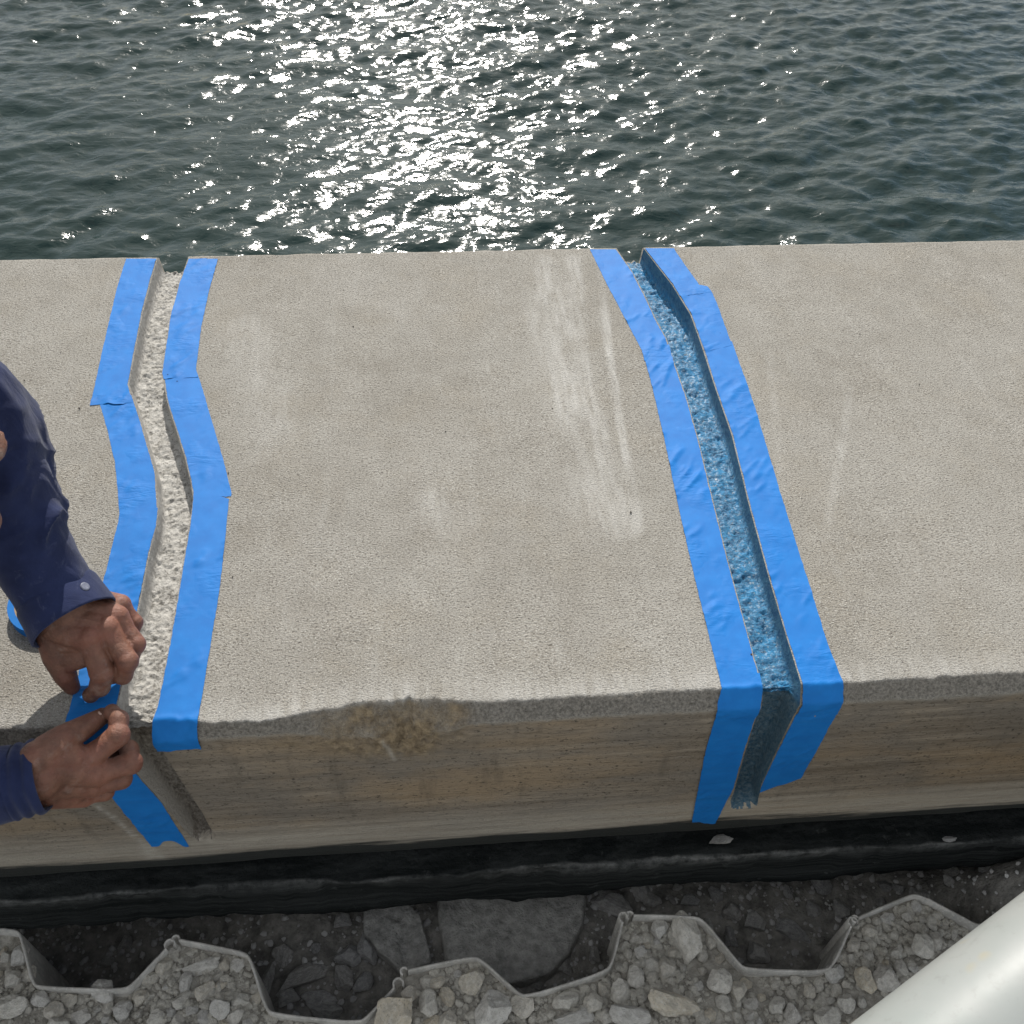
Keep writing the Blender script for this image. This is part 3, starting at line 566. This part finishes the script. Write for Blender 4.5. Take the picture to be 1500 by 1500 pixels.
# fine gravel, too many to count
def pebbles(name, n, fx, mat, r0, r1, label=None, sub=1, pw=2.5):
    bm = bmesh.new(); bmesh.ops.create_icosphere(bm, subdivisions=sub, radius=1.); B = np.array([v.co[:] for v in bm.verts]); Fb = np.array([[v.index for v in f.verts] for f in bm.faces]); bm.free()
    V = np.zeros((n, len(B), 3)); 
    for i in range(n):
        x, y, z = fx(); r = r0+(r1-r0)*rnd.random()**pw
        q = B.copy()
        if sub > 1:
            for _ in range(5):
                dd = rng.standard_normal(3); dd /= np.linalg.norm(dd); q = q-np.maximum(q@dd-rng.uniform(.5, .85), 0)[:, None]*dd
        q = q*(1+rng.uniform(-.28, .28, (len(B), 1))*(1 if sub == 1 else .22))*np.array([rnd.uniform(.8, 1.4), 1, rnd.uniform(.55, .9)])*r; a = rnd.uniform(0, 6.3); c, s_ = math.cos(a), math.sin(a)
        V[i] = np.c_[q[:, 0]*c-q[:, 1]*s_, q[:, 0]*s_+q[:, 1]*c, q[:, 2]]+[x, y, z+r*.3]
    Fc = (Fb[None]+(np.arange(n)*len(B))[:, None, None]).reshape(-1, 3)
    return obj(name, mesh(name, V.reshape(-1, 3), Fc, False), mat, kind='stuff', label=label, cat='gravel')
def gpos():
    while True:
        x = rnd.uniform(-.9, .95); y = float(sheet_y(x))-.004-(.22 if rnd.random() < .75 else .55)*rnd.random()
        if vn(x*14, y*14, 3) > -.45+.6*rnd.random()-.3: return x, y, float(gz(x, y))
pebbles('coarse_gravel', 1900, gpos, M['gravel'], .0040, .0085, 'loose broken gravel chips packed between the larger rubble stones', 2, 1.3)
pebbles('fine_gravel', 15000, gpos, M['gravel'], .0014, .0056, 'dusty fine gravel filling the sheet pile pockets')
def tpos():
    x = rnd.uniform(-.8, .95); y = rnd.uniform(float(sheet_y(x))+.008, .75); return x, y, float(tz(x, y))
pebbles('trench_grit', 2600, tpos, M['shadestone'], .0015, .006, 'grit covering the trench floor, coloured dark for its shade')
def cpos():
    x = rnd.uniform(-.7, 1.1); y = rnd.uniform(.6, 1.42); return x, y, .0008
pebbles('dirt_flecks', 34, cpos, simple('dark_dirt', (.03, .026, .022), (.06, .05, .04), 90), .0005, .0015, 'tiny dark dirt flecks scattered over the concrete cap')
# ------------------------------------------------------------------ masking tape
def polyres(p, n):
    p = np.asarray(p, float); d = np.r_[0, np.cumsum(np.hypot(*np.diff(p, axis=0).T))]; t = np.linspace(0, d[-1], n); return np.c_[np.interp(t, d, p[:, 0]), np.interp(t, d, p[:, 1])]
def tape(lab, A, B, lift=.0006, seed=0., jag=(.0, .0), wr=1., curl=(0, 0), notch=0.):
    lift = lift*.75
    a = np.array([s_of(*p) for p in A]); b = np.array([s_of(*p) for p in B])
    n = max(8, int(max(np.hypot(*np.diff(a, axis=0).T).sum(), np.hypot(*np.diff(b, axis=0).T).sum())/.0028)); mm = 15
    a, b = polyres(a, n), polyres(b, n); t = np.linspace(0, 1, mm)[None, :, None]; q = a[:, None]*(1-t)+b[:, None]*t
    along = np.linspace(0, 1, n)[:, None]; dirv = np.gradient(q, axis=0); dirv /= np.linalg.norm(dirv, axis=2)[..., None]+1e-9
    ln = n*.0028; tt = t[..., 0]
    j0 = jag[0]*fbm(tt*7+seed, 1.3, seed, o=3)*np.clip(1-along*ln/.03, 0, 1); j1 = jag[1]*fbm(tt*7+seed, 4.3, seed, o=3)*np.clip(1-(1-along)*ln/.03, 0, 1)
    j1 = j1 - notch*np.exp(-((tt-.55)/.26)**4)*np.clip(1-(1-along)*ln/.04, 0, 1)
    q = q + dirv*(j0+j1)[..., None]
    edgew = .0005*fbm(along*ln*160+seed, tt*2, seed, o=2); q[..., 0] += edgew*np.abs(tt-.5)*2
    P, N = prof(q[..., 0], q[..., 1])
    al = along*ln; wf = np.maximum(fbm(al*90+tt*4, tt*2.5+seed, seed, o=3)-.10, 0)*.0034*wr*sstep(-.1, .35, fbm(al*14, tt*.7, seed+3, o=2))
    cu = curl[0]*np.clip(1-al/.02, 0, 1)**2 + curl[1]*np.clip(1-(ln-al)/.02, 0, 1)**2
    chl = .0013*sstep(L1-.006, L1, q[..., 1])*(1-sstep(L2+.012, L2+.03, q[..., 1]))
    P = P + N*(lift + chl + wf + cu + .0002*fbm(q[..., 0]*60, q[..., 1]*60, seed, o=2))[..., None]
    me = mesh('masking_tape', P.reshape(-1, 3), gridfaces(n, mm)[:, ::-1])
    o = obj('masking_tape', me, M['tape'], label=lab, cat='tape', group='blue masking tape strips along the joints')
    md = o.modifiers.new('thickness', 'SOLIDIFY'); md.thickness = .0003; md.offset = -1; es = o.modifiers.new('crisp', 'EDGE_SPLIT'); es.split_angle = math.radians(55)
    # normals must look outwards
    return o
g = 2.0    # small bare margin at the rim, px
J1l = lambda a, b: [(x-g, y) for x, y in J1L if a <= y <= b]; J1r = lambda a, b: [(x+g-1, y) for x, y in J1R if a <= y <= b]
J2l = lambda a, b: [(x-g, y) for x, y in J2L if a <= y <= b]; J2r = lambda a, b: [(x+g, y) for x, y in J2R if a <= y <= b]
tape('blue tape strip left of the bare groove with a torn flap corner', [(185,379.5),(172,421),(155,493),(140,560),(132,594)], [(229,379.5)]+J1l(400, 570)+[(194,590)], .0011, 1., (0, .004), 1.)
tape('blue tape strip left of the bare groove where it bows towards the worker\'s sleeve', [(142,580),(149,600),(159,635),(168,675),(173,720),(175,752),(174,768)], [(192,578),(206,621),(218,664),(226,693),(230,747),(228,768)], .0006, 2., (.002, .002))
tape('blue tape strip being pressed down by the worker beside the bare groove', [(176,745),(174,765),(166,795),(149,863),(126,950),(110,1010),(97,1057)], [(231,745),(228,772),(217,812),(206,870),(199,904),(178,1000),(169,1040),(164,1056)], .0011, 3., (.001, .002), 1.2)
tape('shaded blue tape strip with a notched end on the front face beside the bare groove', [(98,1062),(118,1100),(159,1162),(190,1200),(222,1240)], [(165,1060),(174,1084),(196,1129),(238,1178),(277,1240)], .0006, 4., (0, .004), notch=.017)
tape('blue tape strip right of the bare groove reaching the water edge', [(277,379.5)]+J1r(400, 550)+[(240,556)], [(319,379.5),(305,432),(295,480),(287,541),(290,553)], .0011, 5., (0, .002))
tape('blue tape strip right of the bare groove ending in a torn pointed notch', [(239,540),(246,587),(259,627),(273,672),(281,705),(285,731)], [(286,538),(297,571),(311,619),(327,672),(340,721),(338,726)], .0006, 6., (.002, .006))
tape('blue tape strip right of the bare groove folded down over the chipped front edge', [(284,722),(280,765),(270,823),(263,868),(248,955),(233,1030),(224,1058),(223,1075),(231,1101)], [(336,728),(329,800),(322,862),(303,979),(291,1050),(290,1066),(295,1096)], .0011, 7., (.002, .002))
tape('blue tape strip left of the primed groove reaching the water edge', [(864,365.5),(891,420),(923,481),(940,513),(944,530)], [(902,365.5)]+J2l(380, 500)+[(983,522)], .0006, 8., (0, .002))
tape('long wrinkled blue tape strip left of the primed groove', [(941,514),(955,567),(973,644),(993,740),(1020,857),(1047,967),(1056,1003),(1055,1022)], [(980,505),(987,535),(1003,580),(1022,647),(1041,727),(1065,823),(1085,897),(1101,957),(1114,1002),(1115,1020)], .0012, 9., (.002, .001), 1.8)
tape('shaded blue tape strip left of the primed groove hanging down the front face', [(1062,998),(1055,1010),(1050,1032),(1033,1100),(1013,1202)], [(1112,985),(1115,1010),(1114,1026),(1105,1052),(1089,1100),(1074,1153),(1047,1206)], .0019, 10., (.004, .004))
tape('short blue tape strip right of the primed groove at the water edge', [(945,364.5),(986,417),(996,434)], [(987,364.5),(1005,391),(1027,422),(1030,430)], .0017, 11., (0, .003))
tape('short ragged blue tape piece bridging two strips right of the primed groove', [(982,410),(1013,460),(1029,505),(1032,514)], [(1036,420),(1042,427),(1051,447),(1067,492),(1072,506)], .0011, 12., (.003, .004))
tape('long blue tape strip right of the primed groove running over the front edge', [(1026,492),(1047,561),(1074,639),(1097,733),(1129,850),(1155,937),(1174,997),(1175,1022),(1163,1053),(1139,1100),(1116,1150),(1113,1160)], [(1072,500),(1091,553),(1109,607),(1140,713),(1177,830),(1210,937),(1233,996),(1235,1024),(1217,1060),(1173,1141)], .0006, 13., (.002, .003), .8)
# roll of tape under the worker's cuff
def tape_roll():
    c = hz(74, 880, .012); e = empty('tape_roll', (c[0], c[1], .0005), 'roll of blue masking tape lying flat under the worker\'s raised cuff', 'tape roll')
    def lathe(prs, seg=56):
        V = [];
        for (r, z) in prs:
            V += [(r*math.cos(2*math.pi*i/seg), r*math.sin(2*math.pi*i/seg), z) for i in range(seg)]
        Fc = []; n = len(prs)
        for i in range(n):
            for j in range(seg): Fc.append([i*seg+j, i*seg+(j+1) % seg, ((i+1) % n)*seg+(j+1) % seg, ((i+1) % n)*seg+j])
        return V, Fc
    V, Fc = lathe([(.0395, 0), (.047, 0), (.0472, .001), (.0472, .013), (.047, .014), (.0395, .014)]); obj('tape_winding', mesh('tape_winding', V, Fc, False), M['tape'], e)
    V, Fc = lathe([(.0375, .0005), (.0394, .0005), (.0394, .0138), (.0375, .0138)]); obj('core', mesh('core', V, Fc, False), simple('cardboard', (.30, .21, .13), (.36, .26, .17), 50), e)
tape_roll()
# ------------------------------------------------------------------ white pipe leaning on the cap
def pipe():
    ra, rb = ray(1245, 1500), ray(1500, 1305); r = .085
    n = np.cross(rb, ra); n /= np.linalg.norm(n)
    if np.dot(n, ray(1500, 1500)) < 0: n = -n
    pa = CAM + (hz(1245, 1500, -.5)-CAM)*.765 + n*r; pb = CAM + (hz(1500, 1305, -.5)-CAM)*.725 + n*r
    d = (pb-pa)/np.linalg.norm(pb-pa)
    t1 = (YF+.10-pa[1])/d[1]; t0 = -(pa[2]+.505-r*.5)/d[2]
    A = pa+d*t0; B = pa+d*t1
    e = empty('white_pipe', tuple(A), 'thick white plastic pipe leaning from the gravel onto the cap edge', 'pipe')
    seg = 64; u = np.cross(d, [0, 0, 1]); u /= np.linalg.norm(u); v = np.cross(u, d); Lp = np.linalg.norm(B-A)
    prs = [(r-.006, .001), (r-.002, 0), (r, .002)] + [(r, x) for x in np.linspace(.05, Lp-.05, 24)] + [(r, Lp-.002), (r-.002, Lp), (r-.006, Lp-.001), (r-.007, Lp*.5), (r-.006, .001)]
    V = [d*x + rr*(math.cos(2*math.pi*i/seg)*u+math.sin(2*math.pi*i/seg)*v) for rr, x in prs for i in range(seg+1)]
    obj('pipe_wall', mesh('pipe_wall', V, gridfaces(len(prs), seg+1)[:, ::-1]), M['pipe'], e)
    V = [d*x + rr*(math.cos(2*math.pi*i/seg)*u+math.sin(2*math.pi*i/seg)*v) for rr, x in [(r+.0005, Lp-.16), (r+.007, Lp-.158), (r+.007, Lp+.001), (r+.0005, Lp+.003)] for i in range(seg+1)]
    obj('coupling', mesh('coupling', V, gridfaces(4, seg+1)[:, ::-1]), M['pipe'], e)
    print('PIPE', A, B)
pipe()
# ------------------------------------------------------------------ the worker
def capsule(p0, r0, p1, r1, seg=20, ns=6):
    p0, p1 = np.asarray(p0, float), np.asarray(p1, float); d = p1-p0; Ld = np.linalg.norm(d)+1e-9; d = d/Ld
    u = np.cross(d, [0, 0, 1.]) if abs(d[2]) < .9 else np.cross(d, [1., 0, 0]); u /= np.linalg.norm(u); v = np.cross(d, u)
    rows = [(-r0*math.cos(t), r0*math.sin(t)) for t in np.linspace(.02, math.pi/2, ns)] + [(Ld+r1*math.sin(t), r1*math.cos(t)) for t in np.linspace(0, math.pi/2-.02, ns)]
    V = [p0+d*x+r*(math.cos(2*math.pi*i/seg)*u+math.sin(2*math.pi*i/seg)*v) for x, r in rows for i in range(seg)]
    Fc = [[a*seg+i, a*seg+(i+1) % seg, (a+1)*seg+(i+1) % seg, (a+1)*seg+i] for a in range(len(rows)-1) for i in range(seg)]
    Fc += [list(range(seg))[::-1], [(len(rows)-1)*seg+i for i in range(seg)]]
    return V, Fc
def ellipsoid(c, rad, R=None):
    bm = bmesh.new(); bmesh.ops.create_icosphere(bm, subdivisions=3, radius=1.); V = np.array([v.co[:] for v in bm.verts])*np.array(rad)
    Fc = [[v.index for v in f.verts] for f in bm.faces]; bm.free()
    if R is not None: V = V@np.array(R).T
    return V+np.array(c), Fc
def union(parts, voxel, smooth, name):
    V = []; Fc = []
    for v, f in parts:
        o = len(V); V += [tuple(map(float, p)) for p in v]; Fc += [[i+o for i in q] for q in f]
    me = bpy.data.meshes.new(name); me.from_pydata(V, [], Fc); me.update()
    bm = bmesh.new(); bm.from_mesh(me); bmesh.ops.recalc_face_normals(bm, faces=bm.faces); bm.to_mesh(me); bm.free()
    o = bpy.data.objects.new('tmp', me); COL.objects.link(o)
    md = o.modifiers.new('r', 'REMESH'); md.mode = 'VOXEL'; md.voxel_size = voxel
    if smooth: ms = o.modifiers.new('s', 'SMOOTH'); ms.factor = .5; ms.iterations = smooth
    dg = bpy.context.evaluated_depsgraph_get(); ev = o.evaluated_get(dg); out = bpy.data.meshes.new_from_object(ev); out.name = name
    bpy.data.objects.remove(o); bpy.data.meshes.remove(me)
    out.polygons.foreach_set('use_smooth', np.ones(len(out.polygons), dtype=bool)); return out
def chain(pts):                      # [(p, r), ...]
    return [capsule(a[0], a[1], b[0], b[1]) for a, b in zip(pts[:-1], pts[1:])]
A_ = lambda x, y, z, r: (hz(x, y, z), r)          # left hand: height given
B_ = lambda x, y, Y, r: (hy(x, y, Y), r)          # right hand: distance given
def hand(W, MC, FG, TH_, extra):
    parts = []
    for wq, mq, fq in zip(W, MC, FG):
        ch = [wq, mq]
        for a, b in zip([mq]+fq[:-1], fq): ch += [((a[0]+b[0])/2, min(a[1], b[1])*.93), b]
        parts += chain(ch)
        up_ = CAM-mq[0]; up_ = up_/np.linalg.norm(up_); up_ = (up_+np.array([0, 0, 1.]))/np.linalg.norm(up_+np.array([0, 0, 1.]))
        parts += [capsule(wq[0]*.8+mq[0]*.2+up_*(wq[1]-.004), .003, mq[0]+up_*(mq[1]-.0035), .0042), capsule(mq[0]+up_*.0030, mq[1]*.93, mq[0]+up_*.0031, mq[1]*.93)]
        pp = fq[0]; parts += [capsule(pp[0]+up_*.0012, pp[1]*1.02, pp[0]+up_*.0013, pp[1]*1.02)]
    for a, b in zip(MC[:-1], MC[1:]):             # fill of the palm between the knuckles
        parts += [capsule(a[0]*.85+W[0][0]*.15, a[1]*.82, b[0]*.85+W[-1][0]*.15, b[1]*.82)]
    for a, b in zip(W[:-1], W[1:]): parts += [capsule(a[0], a[1], b[0], b[1])]
    mid = lambda i, f: W[i][0]*(1-f)+MC[i][0]*f
    for f in (.25, .5, .72):
        for i in range(3): parts += [capsule(mid(i, f), .0135, mid(i+1, f), .0130)]
    parts += chain(TH_)
    parts += extra; return parts
wA = [A_(84,915,.082,.020), A_(92,905,.088,.019), A_(106,893,.090,.0185), A_(120,880,.084,.017)]
mA = [A_(132,934,.076,.0152), A_(156,921,.076,.0146), A_(171,904,.072,.0136), A_(176,886,.063,.0122)]
fA = [[A_(149,984,.050,.0134), A_(146,1006,.027,.0116), A_(133,1018,.014,.0090)],
      [A_(187,969,.054,.0118), A_(180,989,.034,.0108), A_(163,990,.022,.0095)],
      [A_(199,944,.050,.0110), A_(191,962,.030,.0100), A_(174,970,.022,.0090)],
      [A_(197,912,.044,.0096), A_(190,934,.028,.0092), A_(178,944,.020,.0080)]]
tA = [A_(78,925,.072,.019), A_(83,962,.050,.0150), A_(96,990,.031,.0122), A_(105,1006,.016,.0090)]
web = lambda a, b, r: [capsule(a, r, b, r*.8)]
handA = hand(wA, mA, fA, tA, web(hz(92, 940, .066), hz(118, 945, .064), .013)+web(hz(86, 950, .056), hz(108, 950, .058), .009)+web(hz(92, 966, .050), hz(124, 960, .056), .0105)+web(hz(98, 976, .044), hz(128, 968, .054), .008))
wB = [B_(54,1110,.513,.0175), B_(56,1123,.508,.0185), B_(62,1142,.504,.019), B_(68,1160,.503,.018)]
mB = [B_(128,1113,.526,.0150), B_(140,1133,.517,.0148), B_(135,1150,.513,.0138), B_(122,1166,.512,.0126)]
fB = [[B_(173,1077,.545,.0126), B_(174,1054,.561,.0108), B_(164,1043,.570,.0088)],
      [B_(192,1118,.530,.0124), B_(189,1098,.548,.0108), B_(178,1086,.558,.0090)],
      [B_(178,1141,.522,.0116), B_(184,1121,.540,.0104), B_(172,1110,.548,.0088)],
      [B_(154,1160,.520,.0102), B_(163,1143,.537,.0090), B_(156,1130,.545,.0080)]]
tB = [B_(70,1099,.521,.0172), B_(92,1083,.536,.0152), B_(126,1064,.557,.0124), B_(150,1049,.571,.0092)]
handB = hand(wB, mB, fB, tB, web(hy(80, 1098, .523), hy(112, 1106, .526), .014)+web(hy(92, 1090, .53), hy(106, 1100, .53), .009))
# arms: centre lines
eA = hz(-62, 585, .29); shA = np.array([-.66, .80, .46]); eB = np.array([-.63, .47, .03]); shB = np.array([-.74, .44, .36])
fwA = hz(98, 897, .088); fwB = hy(58, 1134, .506)
PX = (-.0, .0)
head_c = np.array([-.4785, .630, .354]); neck = np.array([-.63, .645, .385]); chest = np.array([-.78, .645, .38]); hip = np.array([-1.12, .645, .40])
fd = np.array([.80, 0, -.60]); hu = np.array([.60, 0, .80])       # face direction and head up
def max_gauss(co, pts, w_): return np.max([np.exp(-((co-p)**2).sum(1)/(2*w_*w_)) for p in pts], 0)
def body_mesh():
    parts = chain([(neck, .058), (head_c-hu*.03-fd*.02, .055)])
    Rm = np.stack([fd, [0, 1, 0], hu], 1)
    parts += [ellipsoid(head_c+hu*.02, (.098, .077, .112), Rm), ellipsoid(head_c-hu*.055+fd*.025, (.068, .058, .062), Rm), ellipsoid(head_c-hu*.10+fd*.062, (.026, .028, .022), Rm)]
    parts += [capsule(head_c+fd*.088+hu*.015, .010, head_c+fd*.108-hu*.028, .0155), ellipsoid(head_c+fd*.100-hu*.030, (.014, .021, .011), Rm), ellipsoid(head_c+fd*.088-hu*.062, (.016, .027, .007), Rm), ellipsoid(head_c+fd*.085-hu*.075, (.016, .024, .007), Rm)]
    for s in (-1, 1): parts += [ellipsoid(head_c-fd*.012+hu*.0+np.array([0, s*.078, 0]), (.017, .008, .030), Rm), ellipsoid(head_c+fd*.086+hu*.032+np.array([0, s*.034, 0]), (.014, .026, .008), Rm)]
    parts += chain([(neck, .058), (chest, .11), (hip, .12)]) + chain([(chest, .09), (shA, .055), (eA, .040)]) + chain([(chest, .09), (shB, .055), (eB, .040)])
    a = union(parts, .005, 5, 'body')
    b = union(handA+chain([(fwA, .027), (eA, .040)]), .0012, 4, 'ha'); c = union(handB+chain([(fwB, .027), (eB, .040)]), .0012, 4, 'hb')
    bm = bmesh.new()
    for q in (a, b, c): bm.from_mesh(q)
    me = bpy.data.meshes.new('body'); bm.to_mesh(me); bm.free(); co = np.zeros(len(me.vertices)*3); me.vertices.foreach_get('co', co); co = co.reshape(-1, 3); kn = np.zeros(len(co))
    for Q in (mA, mB): kn = np.maximum(kn, max_gauss(co, [q[0] for q in Q], .013))
    for Q in (fA, fB): kn = np.maximum(kn, .8*max_gauss(co, [q[0][0] for q in Q], .010))
    fattr(me, 'knuckle', kn); me.polygons.foreach_set('use_smooth', np.ones(len(me.polygons), dtype=bool)); return me
person = empty('person', (-1.05, .645, 0), 'person in a navy long sleeved shirt kneeling on the cap and pressing down blue tape', 'person')
PI_ = Matrix.Translation((1.05, -.645, 0))
def part(name, me, mat, label=None, par=None):
    me.transform(PI_); 
    if mat and not me.materials: me.materials.append(mat)
    return obj(name, me, None, par or person, label=label)
body = part('body', body_mesh(), M['skin'])
def catmull(P, n):
    P = np.array(P, float); Q = np.vstack([2*P[0]-P[1], P, 2*P[-1]-P[-2]]); out = []
    for i in range(len(P)-1):
        a, b, c, d = Q[i:i+4]
        for t in np.linspace(0, 1, n, endpoint=False): out.append(.5*((2*b)+(-a+c)*t+(2*a-5*b+4*c-d)*t*t+(-a+3*b-3*c+d)*t**3))
    return np.array(out+[P[-1]])
def tube(P, n, fold, seed, seg=96, endin=True, flat=None):
    Q = catmull(P, n); C_, R_ = Q[:, :3], Q[:, 3]; T = np.gradient(C_, axis=0); T /= np.linalg.norm(T, axis=1)[:, None]
    u = np.array([0, 0, 1.]); g_ = []; arc = np.r_[0, np.cumsum(np.linalg.norm(np.diff(C_, axis=0), axis=1))]
    ph = np.linspace(0, 2*math.pi, seg+1); cu, su = np.cos(ph), np.sin(ph)
    for i in range(len(C_)):
        u = u-T[i]*(u@T[i]); u /= np.linalg.norm(u); v = np.cross(T[i], u)
        s = arc[-1]-arc[i]; fo = fold(s, cu, su, ph)
        rr = R_[i]+fo
        g_.append(C_[i]+rr[:, None]*(cu[:, None]*u+su[:, None]*v))
    if endin:
        for k_, f_ in ((.0015, .975), (.0005, .95), (-.02, .93)):
            g_.append(C_[-1]+T[-1]*k_+(g_[len(C_)-1]-C_[-1])*f_)
    G_ = np.array(g_); G_[:, -1] = G_[:, 0]
    return G_.reshape(-1, 3), gridfaces(G_.shape[0], seg+1), np.array(list(arc[-1]-arc)+[0]*(3 if endin else 0)), seg
def foldA(s, cu, su, ph):            # gathered folds across the forearm
    r = 0
    for k_, (amp, f, tw, p0) in enumerate(((.0075, 30, 2.6, .3), (.0050, 48, -3.0, 1.9), (.0018, 105, 3.1, 4.))):
        w_ = np.sin(f*s + tw*np.sin(ph+p0) + 2.6*vn(s*16+k_*9, cu*1.2+5, su*1.2+k_)); r = r + amp*(1-np.abs(w_))**2*(.35+.9*np.clip(.5+vn(s*11, cu*1.1+k_*3, su*1.1+7), 0, 1.2))
    return r*float(sstep(.045, .085, s)) + .0012*vn(s*60, cu*3, su*3)
def cuffA(s, cu, su, ph): return .0016*vn(s*45, cu*2.2, su*2.2)+.0022*vn(3., cu*1.4, su*1.4)
dA = (fwA-eA)/np.linalg.norm(fwA-eA)
cE = hz(109, 911, .084); cS = hz(84, 873, .098)
SA = [(*shA, .082), (*(shA*.5+eA*.5+[0, 0, .01]), .066), (*eA, .053), (*hz(2, 700, .215), .0455), (*hz(34, 785, .160), .0425), (*hz(62, 836, .124), .0420), (*cS, .0415)]
V, Fc, AR, sg = tube(SA, 26, foldA, 1, endin=False); me = mesh('sleeve', V, Fc[:, ::-1]); fattr(me, 'dust', np.repeat(.25+.6*sstep(.12, .0, AR), sg+1)); sA = part('sleeve', me, M['navy'])
V, Fc, AR, sg = tube([(*(cS*1.15-cE*.15), .0410), (*(cS*.97+cE*.03), .0440), (*(cS*.5+cE*.5), .0455), (*cE, .0462)], 14, cuffA, 2); me = mesh('cuff', V, Fc[:, ::-1]); fattr(me, 'dust', np.full(len(V), 1.)); cfA = part('cuff', me, M['navy'], None, None)
cE2 = hy(61, 1136, .506); cS2 = hy(22, 1146, .500)
SB = [(*shB, .080), (*(shB*.5+eB*.5+[0, -.01, .01]), .066), (*eB, .056), (*(eB*.5+cS2*.5), .047), (*cS2, .0385)]
V, Fc, AR, sg = tube(SB, 26, foldA, 3, endin=False); me = mesh('sleeve', V, Fc[:, ::-1]); fattr(me, 'dust', np.full(len(V), .12)); part('sleeve', me, M['navy'])
V, Fc, AR, sg = tube([(*(cS2*1.15-cE2*.15), .0375), (*(cS2*.97+cE2*.03), .0392), (*(cS2*.5+cE2*.5), .0385), (*cE2, .0390)], 14, lambda s, cu, su, ph: cuffA(s, cu, su, ph)+.0014*np.sin(s*520+2*vn(cu*1.5, su*1.5)), 4); me = mesh('cuff', V, Fc[:, ::-1]); fattr(me, 'dust', np.full(len(V), .15)); part('cuff', me, M['navy'])
# snap button on the left cuff
def disc(c, n, r, h):
    V, Fc = capsule(np.array(c), r*.2, np.array(c)+np.array(n)*h, r*.2, 16, 4); 
    n = np.array(n)/np.linalg.norm(n); u = np.cross(n, [0, 0, 1.]); u /= np.linalg.norm(u); v = np.cross(n, u); rows = [(0, r*.95), (h*.6, r), (h, r*.82), (h*.8, r*.55), (h*.8, .0001)]; seg = 20
    V = [np.array(c)+n*x+q*(math.cos(2*math.pi*i/seg)*u+math.sin(2*math.pi*i/seg)*v) for x, q in rows for i in range(seg)]
    return mesh('snap_button', V, [[a*seg+i, a*seg+(i+1) % seg, (a+1)*seg+(i+1) % seg, (a+1)*seg+i] for a in range(len(rows)-1) for i in range(seg)])
bp = hz(125, 853, .125); bn = CAM-bp; bn = bn/np.linalg.norm(bn)
def snap():
    d = ray(126, 852); d = d/np.linalg.norm(d); v = np.array([q.co[:] for q in cfA.data.vertices])+np.array([-1.05, .645, 0]); w_ = v-CAM; t = w_@d; off = np.linalg.norm(w_-t[:, None]*d, axis=1)
    ok = np.where(off < .006)[0]
    if len(ok) == 0: ok = np.array([np.argmin(off)])
    i = ok[np.argmin(t[ok])]; c = v[i]; ax = (cE-cS)/np.linalg.norm(cE-cS); r_ = (c-cS)-ax*((c-cS)@ax); r_ = r_/np.linalg.norm(r_)
    me = disc(c-r_*.0008, r_, .0052, .0026); me.transform(PI_); me.materials.append(simple('pearl_snap', (.10, .11, .16), (.22, .23, .28), 200, .3, .0003)); obj('snap_button', me, None, cfA)
snap()
# torso, trousers, boots, hair outside the picture
def grown(parts, vx, sm, name): return union(parts, vx, sm, name)
tor = grown(chain([(neck+[-.02, 0, -.01], .075), (chest, .135), (hip, .145)])+chain([(chest, .11), (shA, .075)])+chain([(chest, .11), (shB, .075)])+[ellipsoid(chest*.6+hip*.4, (.25, .19, .12))], .008, 6, 'shirt')
fattr(tor, 'dust', np.full(len(tor.vertices), .2)); part('shirt', tor, M['navy'])
leg = []
for sgn in (-1, 1):
    hp = hip+[0, sgn*.10, -.02]; kn = np.array([-.98, .645+sgn*.16, .075]); an = np.array([-1.40, .645+sgn*.15, .065])
    leg += chain([(hip, .13), (hp, .115), (kn, .070), (an, .05)])
lm = grown(leg, .009, 5, 'trousers'); fattr(lm, 'dust', np.full(len(lm.vertices), .3)); part('trousers', lm, M['trouser'])
for sgn in (-1, 1):
    an = np.array([-1.41, .645+sgn*.15, .07]); bt = union(chain([(an, .052), (an+[-.06, 0, .0], .048)])+chain([(an+[-.05, 0, -.005], .042), (an+[-.12, 0, -.03], .038)]), .006, 3, 'boot'); part('boot', bt, M['boot'])
Rm = np.stack([fd, [0, 1, 0], hu], 1)
hm = union([ellipsoid(head_c+hu*.045-fd*.018, (.097, .083, .100), Rm), ellipsoid(head_c-fd*.055+hu*.0, (.058, .078, .085), Rm)], .004, 3, 'hair'); part('hair', hm, M['hair'])
# thumb nail of the right hand
def nail(c, nrm, along, ln, wd):
    n = np.array(nrm, float); n /= np.linalg.norm(n); a = np.array(along, float); a -= n*(a@n); a /= np.linalg.norm(a); b = np.cross(n, a); V = []; k_ = 9
    for i in range(k_):
        for j in range(k_):
            s, t = i/(k_-1)*2-1, j/(k_-1)*2-1; wq = wd*math.sqrt(max(0, 1-(abs(s)**3.2)*.55)); V.append(np.array(c)+a*s*ln+b*t*wq-n*(.0035*t*t+.0008*s*s))
    me = mesh('fingernail', V, gridfaces(k_, k_)); return me
tn = hy(146, 1050, .5665); td = tB[3][0]-tB[2][0]; nn_ = np.array([-.1, -.35, .95])
nm = nail(tB[3][0]*.8+tB[2][0]*.2+nn_/np.linalg.norm(nn_)*.0094, nn_, td, .0062, .0058); part('fingernail', nm, M['nail'])
